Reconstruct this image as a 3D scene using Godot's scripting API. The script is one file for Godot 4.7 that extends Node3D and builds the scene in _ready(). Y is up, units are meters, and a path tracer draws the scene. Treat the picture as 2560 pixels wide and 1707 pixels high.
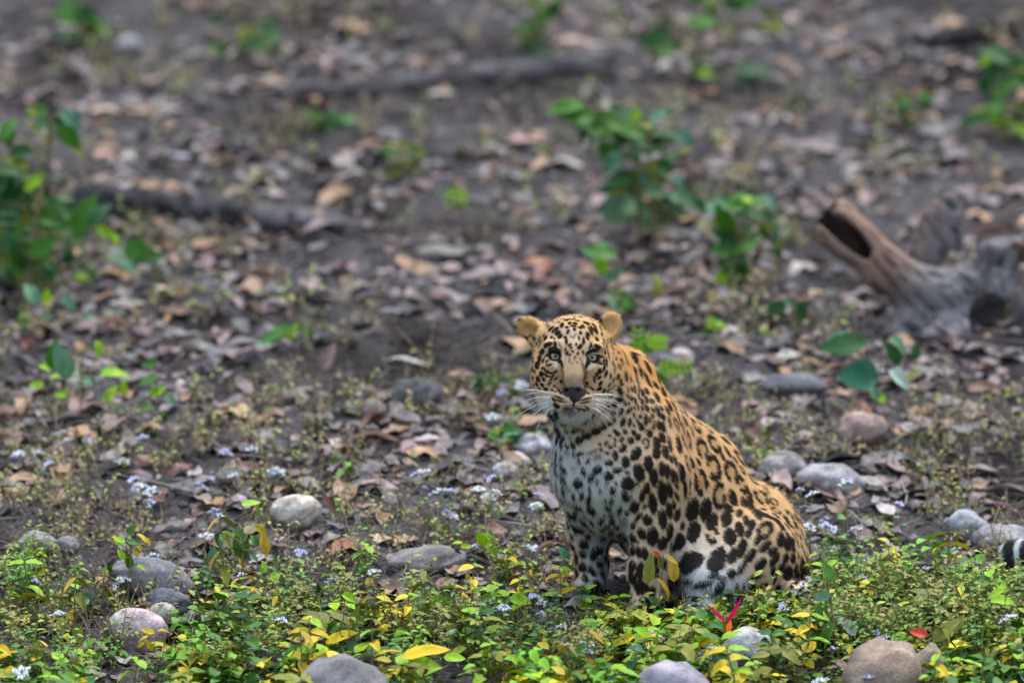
extends Node3D
# A leopard sitting among seedlings and wild flowers below a slope of leaf litter, seen through a long lens.

const SLOPE := 0.11
var rng := RandomNumberGenerator.new()
var bumps := FastNoiseLite.new()
var grain := FastNoiseLite.new()
var used := {}
var labels := {}
var landmarks := []


func _ready():
	rng.seed = 41
	bumps.seed = 7
	bumps.frequency = 1.0
	bumps.fractal_octaves = 3
	grain.seed = 19
	grain.frequency = 1.0
	grain.fractal_octaves = 2
	camera_and_light()
	make_materials()
	ground()
	stones()
	wood()
	leopard()
	saplings()
	seedlings()
	flowers()
	fallen_leaves()
	undergrowth()


func camera_and_light():
	var cam := Camera3D.new()
	cam.name = "camera"
	cam.position = Vector3(0, 2.923, 13.709)
	cam.rotation_degrees = Vector3(-9.2, 0, 0)
	cam.near = 0.1
	cam.far = 400.0
	var lens := CameraAttributesPhysical.new()
	lens.frustum_focal_length = 600.0
	lens.exposure_aperture = 5.4
	lens.frustum_focus_distance = 13.9
	cam.attributes = lens
	cam.fov = 2.0 * rad_to_deg(atan(0.8535 / 14.0))
	cam.current = true
	add_child(cam)
	cam.fov = 2.0 * rad_to_deg(atan(0.8535 / 14.0))
	var env := Environment.new()
	env.background_mode = Environment.BG_SKY
	var sky := ProceduralSkyMaterial.new()
	sky.sky_top_color = Color(0.76, 0.83, 0.94)
	sky.sky_horizon_color = Color(0.50, 0.55, 0.62)
	sky.sky_curve = 0.3
	sky.ground_bottom_color = Color(0.16, 0.15, 0.14)
	sky.ground_horizon_color = Color(0.40, 0.41, 0.42)
	var s := Sky.new()
	s.sky_material = sky
	env.sky = s
	env.tonemap_mode = Environment.TONE_MAPPER_LINEAR
	env.tonemap_exposure = 2.4
	env.sdfgi_enabled = true
	env.ssao_enabled = true
	env.ssil_enabled = true
	var we := WorldEnvironment.new()
	we.name = "environment"
	we.environment = env
	add_child(we)
	var sun := DirectionalLight3D.new()
	sun.name = "sun"
	sun.rotation_degrees = Vector3(-66, 150, 0)
	sun.light_energy = 0.5
	sun.light_angular_distance = 11.0
	sun.light_color = Color(1.0, 0.985, 0.96)
	sun.shadow_enabled = true
	add_child(sun)


# ---------------------------------------------------------------- helpers
func v(x: float, y: float, z: float) -> Vector3:
	return Vector3(x, y, z)


func lin(r: float, g: float, b: float) -> Color:   # 0-255 as seen on a colour chart -> linear vertex colour
	return Color(r / 255.0, g / 255.0, b / 255.0).srgb_to_linear()


func base_height(x: float, z: float) -> float:
	var s := -z
	var b := SLOPE * clampf(s, -3.0, 18.0)
	if s > 18.0:
		b += (s - 18.0) * 0.03
	if s < -3.0:
		b += (s + 3.0) * 0.05
	b += 0.03 * sin(1.3 * x + 0.7 * z) * sin(0.9 * z - 0.4 * x) + 0.014 * sin(3.1 * x + 1.9 * z + 1.0) * sin(2.7 * z - 1.2 * x)
	return b


func ground_height(x: float, z: float) -> float:
	return base_height(x, z) + 0.022 * bumps.get_noise_2d(x * 2.6, z * 2.6) + 0.018 * bumps.get_noise_2d(x * 9.0 + 40.0, z * 9.0) - 0.004


func on_ground(x: float, z: float, lift := 0.0) -> Vector3:
	return Vector3(x, ground_height(x, z) + lift, z)


func numbered(called: String) -> String:
	var n: int = used.get(called, 0)
	used[called] = n + 1
	return called if n == 0 else "%s_%03d" % [called, n]


func tag(o: Node, label: String, category: String, group := ""):
	o.set_meta("label", label)
	o.set_meta("category", category)
	if group:
		o.set_meta("group", group)


func thing(called: String, label: String, category: String, at: Vector3, turn := 0.0, group := "") -> Node3D:
	var o := Node3D.new()
	o.name = numbered(called)
	o.position = at
	o.rotation.y = turn
	tag(o, label, category, group)
	add_child(o, true)
	return o


func piece(called: String, mesh: Mesh, mat: Material, parent: Node, xf := Transform3D.IDENTITY) -> MeshInstance3D:
	var o := MeshInstance3D.new()
	o.name = numbered(called) if parent == self else called
	o.mesh = mesh
	o.material_override = mat
	o.transform = xf
	parent.add_child(o, true)
	return o


func stuff(called: String, label: String, mesh: Mesh, mat: Material, xfs: Array, cols: PackedColorArray, kind := "stuff", parent: Node = self) -> MultiMeshInstance3D:
	var mm := MultiMesh.new()
	mm.transform_format = MultiMesh.TRANSFORM_3D
	mm.use_colors = true
	mm.mesh = mesh
	mm.instance_count = xfs.size()
	for i in xfs.size():
		mm.set_instance_transform(i, xfs[i])
		mm.set_instance_color(i, cols[i])
	var o := MultiMeshInstance3D.new()
	o.name = numbered(called)
	o.multimesh = mm
	o.material_override = mat
	o.set_meta("kind", kind)
	if parent == self:
		o.set_meta("label", label)
		o.set_meta("category", called.replace("_", " "))
	parent.add_child(o, true)
	return o


class Shape:
	var p := PackedVector3Array()
	var c := PackedColorArray()
	var t := PackedInt32Array()

	func vert(at: Vector3, col: Color) -> int:
		p.append(at)
		c.append(col)
		return p.size() - 1

	func tri(a: int, b: int, d: int):
		t.append(a)
		t.append(b)
		t.append(d)

	func quad(a: int, b: int, d: int, e: int):
		tri(a, b, d)
		tri(a, d, e)

	func done(smooth := true) -> ArrayMesh:
		var n := PackedVector3Array()
		n.resize(p.size())
		if smooth:
			for i in range(0, t.size(), 3):
				var g := (p[t[i + 2]] - p[t[i]]).cross(p[t[i + 1]] - p[t[i]])
				n[t[i]] += g
				n[t[i + 1]] += g
				n[t[i + 2]] += g
			for i in n.size():
				n[i] = n[i].normalized() if n[i].length_squared() > 1e-20 else Vector3.UP
		var a := []
		a.resize(Mesh.ARRAY_MAX)
		a[Mesh.ARRAY_VERTEX] = p
		a[Mesh.ARRAY_NORMAL] = n
		a[Mesh.ARRAY_COLOR] = c
		a[Mesh.ARRAY_INDEX] = t
		var m := ArrayMesh.new()
		m.add_surface_from_arrays(Mesh.PRIMITIVE_TRIANGLES, a)
		return m


func tube(s: Shape, pts: Array, radii: Array, sides: int, c0: Color, c1: Color, rough := 0.0, cap := true):
	var rings := []
	var side := Vector3.RIGHT
	for i in pts.size():
		var d: Vector3 = (pts[mini(i + 1, pts.size() - 1)] - pts[maxi(i - 1, 0)]).normalized()
		if absf(d.dot(side)) > 0.95:
			side = Vector3.BACK
		side = (side - d * side.dot(d)).normalized()
		var other := d.cross(side)
		var ring := []
		for k in sides:
			var a := TAU * k / sides
			var o := side * cos(a) + other * sin(a)
			var q: Vector3 = pts[i]
			var w := 0.0
			if rough > 0.0:
				w = rough * grain.get_noise_3d(q.x * 9.0 + cos(a) * 2.0, q.y * 9.0 + i * 0.3, q.z * 9.0 + sin(a) * 2.0)
			var col: Color = c0.lerp(c1, clampf(0.5 + 0.9 * grain.get_noise_3d(k * 0.9 + q.x * 3.0, q.y * 5.0 + 9.0, i * 0.25 + q.z * 3.0), 0.0, 1.0))
			ring.append(s.vert(q + o * radii[i] * (1.0 + w), col))
		rings.append(ring)
	for i in pts.size() - 1:
		for k in sides:
			var k2 := (k + 1) % sides
			s.quad(rings[i][k], rings[i][k2], rings[i + 1][k2], rings[i + 1][k])
	if cap:
		for e in [0, pts.size() - 1]:
			var m := s.vert(pts[e], c0.lerp(c1, 0.7))
			for k in sides:
				var k2 := (k + 1) % sides
				if e == 0:
					s.tri(m, rings[e][k2], rings[e][k])
				else:
					s.tri(m, rings[e][k], rings[e][k2])


# A leaf that starts at the origin, runs along +x and faces +y.
func add_leaf(s: Shape, xf: Transform3D, length: float, width: float, fold: float, curl: float, wave: float, mid: Color, edge: Color, n := 6, across := 2, point := 0.75, blotch := 0.0):
	var rows := []
	var at := Vector2.ZERO
	var seed_at := rng.randf() * 100.0
	for i in n + 1:
		var t := float(i) / n
		var a := curl * (t - 0.25)
		if i > 0:
			at += Vector2(cos(a), -sin(a)) * length / n
		var w := 0.5 * width * pow(sin(PI * pow(t, point)), 0.8) + 0.0006
		var row := []
		for k in range(-across, across + 1):
			var u := float(k) / across
			var f := fold + wave * sin(t * 9.0 + seed_at + signf(u))
			var q := Vector3(at.x, at.y + absf(u) * w * sin(f) + wave * 0.25 * width * sin(t * 11.0 + seed_at) * u * u, u * w * cos(f))
			var col := mid.lerp(edge, absf(u))
			if blotch > 0.0:
				col = col * (1.0 - blotch * clampf(grain.get_noise_2d(t * 3.0 + seed_at, u * 1.5) + 0.25, 0.0, 1.0))
				col.a = 1.0
			row.append(s.vert(xf * q, col))
		rows.append(row)
	for i in n:
		for k in across * 2:
			s.quad(rows[i][k], rows[i][k + 1], rows[i + 1][k + 1], rows[i + 1][k])


# A frame whose x axis runs along the leaf and whose y axis is its upper face.
func leaf_frame(at: Vector3, along: Vector3, face: Vector3) -> Transform3D:
	var x := along.normalized()
	var z := x.cross(face).normalized()
	return Transform3D(Basis(x, z.cross(x), z), at)


# ---------------------------------------------------------------- materials
var skin: StandardMaterial3D
var fur_mat: StandardMaterial3D
var eye_mat: StandardMaterial3D
var whisker_mat: StandardMaterial3D
var soil: StandardMaterial3D
var dry: StandardMaterial3D
var green: StandardMaterial3D
var petal: StandardMaterial3D
var rock: StandardMaterial3D
var bark: StandardMaterial3D
var stalk: StandardMaterial3D


func coloured(rough: float, spec := 0.4) -> StandardMaterial3D:
	var m := StandardMaterial3D.new()
	m.vertex_color_use_as_albedo = true
	m.roughness = rough
	m.metallic_specular = spec
	return m


func noise_image(size: int, freq: float, lo: float, hi: float, octaves: int, seed_n: int) -> ImageTexture:
	var f := FastNoiseLite.new()
	f.seed = seed_n
	f.frequency = freq / size
	f.fractal_octaves = octaves
	var src: Image = f.get_seamless_image(size, size)
	var im := Image.create(size, size, false, Image.FORMAT_RGB8)
	for y in size:
		for x in size:
			var g := lerpf(lo, hi, src.get_pixel(x, y).r)
			im.set_pixel(x, y, Color(g, g, g))
	return ImageTexture.create_from_image(im)


func triplanar(m: StandardMaterial3D, tex: Texture2D, relief: Texture2D, cm: float, scale: float):
	m.albedo_texture = tex
	m.uv1_triplanar = true
	m.uv1_scale = Vector3.ONE * scale
	if relief:
		m.heightmap_enabled = true
		m.heightmap_texture = relief
		m.heightmap_scale = cm


func make_materials():
	skin = coloured(0.9, 0.12)
	fur_mat = coloured(0.75, 0.16)
	eye_mat = coloured(0.1, 0.3)
	whisker_mat = coloured(0.5, 0.5)
	var fine := noise_image(512, 24.0, 0.42, 1.0, 5, 3)
	var relief := noise_image(512, 30.0, 0.0, 1.0, 5, 8)
	soil = coloured(0.95, 0.2)
	triplanar(soil, fine, relief, 1.2, 2.2)
	soil.uv1_world_triplanar = true
	rock = coloured(0.8, 0.35)
	triplanar(rock, noise_image(512, 18.0, 0.72, 1.0, 6, 5), relief, 0.25, 4.0)
	bark = coloured(0.9, 0.25)
	triplanar(bark, noise_image(256, 24.0, 0.72, 1.0, 5, 14), relief, 0.5, 5.0)
	bark.uv1_scale = Vector3(3.0, 9.0, 9.0)
	dry = coloured(0.55, 0.5)
	dry.backlight_enabled = true
	dry.backlight = Color(0.16, 0.16, 0.16)
	green = coloured(0.58, 0.38)
	green.backlight_enabled = true
	green.backlight = Color(0.45, 0.45, 0.45)
	petal = coloured(0.8, 0.3)
	petal.backlight_enabled = true
	petal.backlight = Color(0.4, 0.4, 0.4)
	stalk = coloured(0.7, 0.35)


# ---------------------------------------------------------------- leopard
# The body is one field: tapered limbs and rounded lumps joined by a smooth minimum, meshed as surface nets.
var kinds := PackedByteArray()      # 0 limb, 1 lump, 2 hollow
var pa := PackedVector3Array()
var pb := PackedVector3Array()
var ra := PackedFloat32Array()
var rb := PackedFloat32Array()
var pk := PackedFloat32Array()
var pr := PackedVector3Array()
var pbasis: Array[Basis] = []
var mid_at := PackedVector3Array()
var reach := PackedFloat32Array()
var spot_data := PackedInt32Array()
var coat_data := PackedInt32Array()


func clear_field():
	kinds.clear()
	pa.clear()
	pb.clear()
	ra.clear()
	rb.clear()
	pk.clear()
	pr.clear()
	pbasis.clear()
	mid_at.clear()
	reach.clear()


func limb(a: Vector3, r0: float, b: Vector3, r1: float, k: float):
	kinds.append(0)
	pa.append(a)
	pb.append(b)
	ra.append(r0)
	rb.append(r1)
	pk.append(k)
	pr.append(Vector3.ZERO)
	pbasis.append(Basis.IDENTITY)
	mid_at.append((a + b) * 0.5)
	reach.append(a.distance_to(b) * 0.5 + maxf(r0, r1))


func lump(a: Vector3, r: Vector3, x: Vector3, y: Vector3, k: float, hollow := false):
	kinds.append(2 if hollow else 1)
	pa.append(a)
	pb.append(a)
	ra.append(0.0)
	rb.append(0.0)
	pk.append(k)
	pr.append(r)
	pbasis.append(Basis(x, y, x.cross(y)).transposed())
	mid_at.append(a)
	reach.append(maxf(r.x, maxf(r.y, r.z)))


func field(p: Vector3, list: PackedInt32Array) -> float:
	var d := 10.0
	for i in list:
		var e := 0.0
		if kinds[i] == 0 or kinds[i] == 3:
			var a := pa[i]
			var ab := pb[i] - a
			var t := clampf((p - a).dot(ab) / ab.length_squared(), 0.0, 1.0)
			e = (p - a - ab * t).length() - lerpf(ra[i], rb[i], t)
		else:
			var l := (pbasis[i] * (p - pa[i])) / pr[i]
			var k0 := l.length()
			var k1 := maxf((l / pr[i]).length(), 1e-6)
			e = k0 * (k0 - 1.0) / k1
		var k := pk[i]
		if kinds[i] >= 2:
			var hh := clampf(0.5 + 0.5 * (d + e) / k, 0.0, 1.0)
			d = lerpf(-e, d, hh) + k * hh * (1.0 - hh)
		else:
			var hh := clampf(0.5 + 0.5 * (e - d) / k, 0.0, 1.0)
			d = lerpf(e, d, hh) - k * hh * (1.0 - hh)
	return d


func near_list(c: Vector3, r: float) -> PackedInt32Array:
	var best := 10.0
	for i in kinds.size():
		if kinds[i] < 2:
			var e := 0.0
			if kinds[i] == 0:
				e = field(c, PackedInt32Array([i]))
			else:
				e = (mid_at[i] - c).length() - minf(pr[i].x, minf(pr[i].y, pr[i].z))
			best = minf(best, e)
	var out := PackedInt32Array()
	for i in kinds.size():
		var low := (mid_at[i] - c).length() - reach[i]
		if kinds[i] == 0:
			low = field(c, PackedInt32Array([i]))
		if low < maxf(best, 0.0) + r * 2.0 + (0.075 if r < 1.0 else 60.0):
			out.append(i)
	return out


# Adds the surface inside a box, in cells of size h; cells nearer to c than keep_out, or farther than keep_in, are left out.
func surface_nets(s: Shape, lo: Vector3, hi: Vector3, h: float, c: Vector3, keep_out: float, keep_in: float):
	var B := 8
	var blocks := Vector3i(((hi - lo) / (h * B)).ceil())
	var cell_vertex := {}
	var edges := PackedInt64Array()
	var w := B + 1
	var vals := PackedFloat32Array()
	vals.resize(w * w * w)
	var every := PackedInt32Array(range(kinds.size()))
	for bz in blocks.z:
		for by in blocks.y:
			for bx in blocks.x:
				var corner := lo + Vector3(bx, by, bz) * h * B
				var centre := corner + Vector3.ONE * h * B * 0.5
				var half := h * B * 0.87
				var away := centre.distance_to(c)
				if away + half < keep_out or away - half > keep_in:
					continue
				var list := near_list(centre, half)
				if list.is_empty() or absf(field(centre, list)) > half * 1.6:
					continue
				var n := 0
				for z in w:
					for y in w:
						for x in w:
							vals[n] = field(corner + Vector3(x, y, z) * h, list)
							n += 1
				for z in B:
					for y in B:
						for x in B:
							var i0 := (z * w + y) * w + x
							var sum := Vector3.ZERO
							var count := 0
							var v000 := vals[i0]
							var neg := v000 < 0.0
							for e in 12:
								var i1: int = i0 + EDGE_A[e].x + (EDGE_A[e].y + EDGE_A[e].z * w) * w
								var i2: int = i0 + EDGE_B[e].x + (EDGE_B[e].y + EDGE_B[e].z * w) * w
								var d1 := vals[i1]
								var d2 := vals[i2]
								if (d1 < 0.0) != (d2 < 0.0):
									sum += Vector3(EDGE_A[e]).lerp(Vector3(EDGE_B[e]), d1 / (d1 - d2))
									count += 1
							var g := Vector3i(bx * B + x, by * B + y, bz * B + z)
							if count:
								var at := corner + (Vector3(x, y, z) + sum / count) * h
								var dist := at.distance_to(c)
								if dist > keep_out and dist < keep_in:
									cell_vertex[(g.x * 4096 + g.y) * 4096 + g.z] = s.vert(at, Color.WHITE)
							var step := 1
							for ax in 3:
								if (vals[i0 + step] < 0.0) != neg:
									edges.append((((g.x * 4096 + g.y) * 4096 + g.z) * 3 + ax) * 2 + int(neg))
								step *= w
	for e in edges:
		var neg := e % 2 == 1
		var ax := (e / 2) % 3
		var key := e / 6
		var d1 := 1 if ax == 1 else 4096
		var d2 := 4096 * 4096 if ax != 0 else 1
		if ax == 0:
			d1 = 4096
			d2 = 1
		elif ax == 1:
			d1 = 1
			d2 = 4096 * 4096
		else:
			d1 = 4096 * 4096
			d2 = 4096
		var q0: int = cell_vertex.get(key, -1)
		var q1: int = cell_vertex.get(key - d1, -1)
		var q2: int = cell_vertex.get(key - d1 - d2, -1)
		var q3: int = cell_vertex.get(key - d2, -1)
		if q0 < 0 or q1 < 0 or q2 < 0 or q3 < 0:
			continue
		if neg:
			s.quad(q0, q3, q2, q1)
		else:
			s.quad(q0, q1, q2, q3)


const EDGE_A: Array[Vector3i] = [Vector3i(0, 0, 0), Vector3i(0, 1, 0), Vector3i(0, 0, 1), Vector3i(0, 1, 1), Vector3i(0, 0, 0), Vector3i(1, 0, 0), Vector3i(0, 0, 1), Vector3i(1, 0, 1), Vector3i(0, 0, 0), Vector3i(1, 0, 0), Vector3i(0, 1, 0), Vector3i(1, 1, 0)]
const EDGE_B: Array[Vector3i] = [Vector3i(1, 0, 0), Vector3i(1, 1, 0), Vector3i(1, 0, 1), Vector3i(1, 1, 1), Vector3i(0, 1, 0), Vector3i(1, 1, 0), Vector3i(0, 1, 1), Vector3i(1, 1, 1), Vector3i(0, 0, 1), Vector3i(1, 0, 1), Vector3i(0, 1, 1), Vector3i(1, 1, 1)]


# Splits every triangle in four; new vertices bulge out along the normals. Carries colours and the extra numbers along.
func split_mesh(s: Shape, n: PackedVector3Array, extra: PackedVector2Array) -> Array:
	var o := Shape.new()
	o.p = s.p.duplicate()
	o.c = s.c.duplicate()
	var on := n.duplicate()
	var ox := extra.duplicate()
	var mids := {}
	var t := s.t
	for i in range(0, t.size(), 3):
		var m := [0, 0, 0]
		for k in 3:
			var a := t[i + k]
			var b := t[i + (k + 1) % 3]
			var key := mini(a, b) * 10000000 + maxi(a, b)
			if mids.has(key):
				m[k] = mids[key]
			else:
				var q := (s.p[a] + s.p[b]) * 0.5
				var qa := q - n[a] * (q - s.p[a]).dot(n[a])
				var qb := q - n[b] * (q - s.p[b]).dot(n[b])
				m[k] = o.vert(q.lerp((qa + qb) * 0.5, 0.7), s.c[a].lerp(s.c[b], 0.5))
				on.append((n[a] + n[b]).normalized())
				ox.append((extra[a] + extra[b]) * 0.5)
				mids[key] = m[k]
		o.tri(t[i], m[0], m[2])
		o.tri(m[0], t[i + 1], m[1])
		o.tri(m[2], m[1], t[i + 2])
		o.tri(m[0], m[1], m[2])
	return [o, on, ox]


func leopard():
	clear_field()
	var origin: Vector3 = Vector3(0.4500, 0.0025, -0.1500)
	var root := thing("leopard", "spotted leopard sitting upright and looking straight out, white chest, black rosettes", "leopard", origin)
	limb(v(-0.1878, 0.3877, -0.03478), 0.1493, v(-0.0222, 0.2118, -0.1481), 0.1609, 0.05)
	limb(v(-0.0222, 0.2118, -0.1481), 0.1589, v(0.1232, 0.1197, -0.2041), 0.1638, 0.05)
	lump(v(0.133, 0.1045, -0.1915), v(0.165, 0.16, 0.165), v(0.866, -0.4936, 0.07994), v(0.5, 0.8549, -0.1385), 0.05)
	limb(v(-0.2802, 0.5114, 0.08701), 0.0719, v(-0.2195, 0.3544, 0.06179), 0.1183, 0.06)
	limb(v(-0.2245, 0.3544, 0.06179), 0.1203, v(-0.214, 0.2944, 0.04112), 0.1044, 0.05)
	limb(v(-0.25, 0.5771, 0.05612), 0.088, v(-0.168, 0.441, -0.02315), 0.136, 0.06)
	limb(v(-0.1773, 0.5476, -0.08094), 0.08484, v(-0.1223, 0.4255, -0.08141), 0.09912, 0.05)
	limb(v(-0.095, 0.4385, -0.124), 0.07607, v(0.01781, 0.303, -0.2034), 0.1226, 0.05)
	limb(v(-0.2295, 0.6235, 0.01821), 0.06213, v(-0.1755, 0.5633, -0.07334), 0.08074, 0.05)
	limb(v(-0.1289, 0.4449, 0.02688), 0.09233, v(-0.09, 0.35, 0.09289), 0.082, 0.05)
	limb(v(-0.09, 0.35, 0.09289), 0.08, v(-0.096, 0.2414, 0.1105), 0.06, 0.04)
	limb(v(-0.096, 0.2414, 0.1105), 0.058, v(-0.112, 0.1131, 0.1313), 0.046, 0.03)
	limb(v(-0.112, 0.1131, 0.1313), 0.046, v(-0.112, 0.03414, 0.1441), 0.038, 0.025)
	limb(v(-0.1121, 0.03319, 0.1493), 0.03799, v(-0.1252, 0.02477, 0.1962), 0.03388, 0.02)
	lump(v(-0.1496, 0.02702, 0.2212), v(0.014, 0.015, 0.022), v(1, 0, 0), v(0, 0.9871, -0.1599), 0.01)
	lump(v(-0.1317, 0.02702, 0.2212), v(0.014, 0.015, 0.022), v(1, 0, 0), v(0, 0.9871, -0.1599), 0.01)
	lump(v(-0.1138, 0.02702, 0.2212), v(0.014, 0.015, 0.022), v(1, 0, 0), v(0, 0.9871, -0.1599), 0.01)
	limb(v(-0.2581, 0.2894, -0.03912), 0.06666, v(-0.2573, 0.1831, -0.08268), 0.05274, 0.05)
	limb(v(-0.2573, 0.1831, -0.08268), 0.05071, v(-0.2489, 0.08904, -0.08771), 0.04266, 0.03)
	limb(v(-0.2489, 0.08904, -0.08771), 0.04164, v(-0.2487, 0.0419, -0.0902), 0.03659, 0.02)
	lump(v(-0.2593, 0.04096, -0.05966), v(0.04, 0.022, 0.052), v(1, 0, 0), v(0, 0.9871, -0.1599), 0.02)
	lump(v(0.1619, 0.121, -0.03209), v(0.125, 0.112, 0.085), v(0.671, -0.5555, -0.4911), v(0.5736, 0.8086, -0.131), 0.05)
	limb(v(0.1241, 0.1129, 0.02999), 0.07554, v(0.0407, 0.0745, 0.1173), 0.05808, 0.05)
	limb(v(0.0414, 0.07044, 0.09765), 0.05516, v(0.1551, 0.01935, 0.02489), 0.04236, 0.04)
	limb(v(0.1551, 0.01437, 0.02569), 0.03631, v(0.03, 0.02229, 0.146), 0.036, 0.03)
	lump(v(0.007019, 0.02259, 0.1763), v(0.046, 0.022, 0.05), v(1, 0, 0), v(0, 0.9871, -0.1599), 0.02)
	lump(v(-0.02827, 0.028, 0.221), v(0.013, 0.013, 0.02), v(1, 0, 0), v(0, 0.9871, -0.1599), 0.01)
	lump(v(-0.008379, 0.028, 0.221), v(0.013, 0.013, 0.02), v(1, 0, 0), v(0, 0.9871, -0.1599), 0.01)
	lump(v(0.01151, 0.028, 0.221), v(0.013, 0.013, 0.02), v(1, 0, 0), v(0, 0.9871, -0.1599), 0.01)
	lump(v(0.01493, 0.108, -0.01986), v(0.115, 0.1, 0.11), v(0.9397, -0.3376, 0.05468), v(0.342, 0.9276, -0.1502), 0.05)
	lump(v(0.1833, 0.04287, -0.1613), v(0.13, 0.07, 0.12), v(1, 0, 0), v(0, 0.9871, -0.1599), 0.05)
	lump(v(-0.0234, -0.001194, -0.07309), v(0.095, 0.045, 0.085), v(1, 0, 0), v(0, 0.9871, -0.1599), 0.03)
	limb(v(0.267, 0.03154, 0.004375), 0.03838, v(0.3625, 0.01938, 0.19), 0.03489, 0.02)
	limb(v(0.3625, 0.01938, 0.19), 0.03489, v(0.4926, 0.01537, 0.257), 0.03374, 0.02)
	limb(v(0.4926, 0.01537, 0.257), 0.03374, v(0.6279, 0.0114, 0.3046), 0.03263, 0.02)
	limb(v(0.6279, 0.0114, 0.3046), 0.03263, v(0.7823, 0.01782, 0.2352), 0.03279, 0.02)
	limb(v(0.7823, 0.01782, 0.2352), 0.03279, v(0.8893, 0.03383, 0.04489), 0.03424, 0.02)
	limb(v(0.8893, 0.03383, 0.04489), 0.03424, v(0.9253, 0.08144, -0.0236), 0.03742, 0.02)
	limb(v(0.9253, 0.08144, -0.0236), 0.03742, v(0.8785, 0.1075, -0.06834), 0.04057, 0.02)
	limb(v(0.8785, 0.1075, -0.06834), 0.04057, v(0.8329, 0.1105, -0.06883), 0.04158, 0.02)
	limb(v(0.8329, 0.1105, -0.06883), 0.04158, v(0.8116, 0.1125, -0.06915), 0.03245, 0.02)
	# head
	lump(v(-0.2966, 0.6741, 0.1721), v(0.096, 0.093, 0.1), v(0.9993, -0.03789, 0.006137), v(0.03839, 0.9864, -0.1598), 0.02)
	lump(v(-0.3503, 0.6299, 0.2076), v(0.053, 0.062, 0.062), v(0.9993, -0.03789, 0.006137), v(0.03839, 0.9864, -0.1598), 0.03)
	lump(v(-0.2475, 0.626, 0.2083), v(0.053, 0.062, 0.062), v(0.9993, -0.03789, 0.006137), v(0.03839, 0.9864, -0.1598), 0.03)
	lump(v(-0.2957, 0.7192, 0.2154), v(0.066, 0.046, 0.048), v(0.9993, -0.03789, 0.006137), v(0.03839, 0.9864, -0.1598), 0.03)
	limb(v(-0.2977, 0.6867, 0.2612), 0.0315, v(-0.3009, 0.6183, 0.3047), 0.02357, 0.025)
	lump(v(-0.3257, 0.5793, 0.2928), v(0.03, 0.027, 0.034), v(0.9993, -0.03789, 0.006137), v(0.03839, 0.9864, -0.1598), 0.015)
	lump(v(-0.2785, 0.5775, 0.2931), v(0.03, 0.027, 0.034), v(0.9993, -0.03789, 0.006137), v(0.03839, 0.9864, -0.1598), 0.015)
	lump(v(-0.3015, 0.6028, 0.3072), v(0.028, 0.018, 0.02), v(0.9993, -0.03789, 0.006137), v(0.03839, 0.9864, -0.1598), 0.012)
	lump(v(-0.3026, 0.5572, 0.2741), v(0.05, 0.034, 0.045), v(0.9993, -0.03789, 0.006137), v(0.03839, 0.9864, -0.1598), 0.03)
	lump(v(-0.3033, 0.5444, 0.2924), v(0.034, 0.02, 0.024), v(0.9993, -0.03789, 0.006137), v(0.03839, 0.9864, -0.1598), 0.015)
	limb(v(-0.3507, 0.5659, 0.2149), 0.0356, v(-0.3246, 0.5443, 0.264), 0.0276, 0.03)
	limb(v(-0.2519, 0.5622, 0.2156), 0.0356, v(-0.2812, 0.5427, 0.2643), 0.0276, 0.03)
	lump(v(-0.3364, 0.7028, 0.2525), v(0.034, 0.015, 0.02), v(0.9842, -0.1748, 0.02831), v(0.1771, 0.9715, -0.1574), 0.02)
	lump(v(-0.2557, 0.6997, 0.253), v(0.034, 0.015, 0.02), v(0.9949, 0.09976, -0.01616), v(-0.1011, 0.9821, -0.1591), 0.02)
	lump(v(-0.3382, 0.6565, 0.2621), v(0.028, 0.014, 0.018), v(0.9993, -0.03789, 0.006137), v(0.03839, 0.9864, -0.1598), 0.02)
	lump(v(-0.2595, 0.6535, 0.2625), v(0.028, 0.014, 0.018), v(0.9993, -0.03789, 0.006137), v(0.03839, 0.9864, -0.1598), 0.02)
	lump(v(-0.3433, 0.6839, 0.2759), v(0.013, 0.008, 0.022), v(0.95, -0.3083, 0.04994), v(0.3123, 0.9378, -0.1519), 0.006, true)
	lump(v(-0.2529, 0.6805, 0.2764), v(0.013, 0.008, 0.022), v(0.9711, 0.2355, -0.03814), v(-0.2385, 0.9586, -0.1553), 0.006, true)
	lump(v(-0.3032, 0.5668, 0.3293), v(0.03, 0.0025, 0.014), v(0.9993, -0.03789, 0.006137), v(0.03839, 0.9864, -0.1598), 0.004, true)
	lump(v(-0.3027, 0.5788, 0.3294), v(0.002, 0.012, 0.01), v(0.9993, -0.03789, 0.006137), v(0.03839, 0.9864, -0.1598), 0.004, true)
	lump(v(-0.3153, 0.607, 0.3228), v(0.006, 0.004, 0.008), v(0.8846, 0.4604, -0.07457), v(-0.4664, 0.8732, -0.1414), 0.004, true)
	lump(v(-0.2879, 0.606, 0.3229), v(0.006, 0.004, 0.008), v(0.8462, -0.526, 0.0852), v(0.5329, 0.8353, -0.1353), 0.004, true)
	lump(v(-0.3417, 0.6954, 0.2639), v(0.021, 0.0075, 0.013), v(0.9603, -0.2754, 0.04461), v(0.279, 0.9479, -0.1535), 0.004)
	lump(v(-0.2531, 0.694, 0.2641), v(0.021, 0.0075, 0.013), v(0.9854, 0.168, -0.02721), v(-0.1702, 0.9727, -0.1575), 0.004)
	lump(v(-0.2152, 0.7252, 0.1598), v(0.026, 0.03, 0.024), v(0.8643, -0.4965, 0.08042), v(0.503, 0.8532, -0.1382), 0.02)
	lump(v(-0.2077, 0.7406, 0.1573), v(0.028, 0.034, 0.012), v(0.885, -0.4313, -0.1752), v(0.4099, 0.9004, -0.1458), 0.012)
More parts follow.
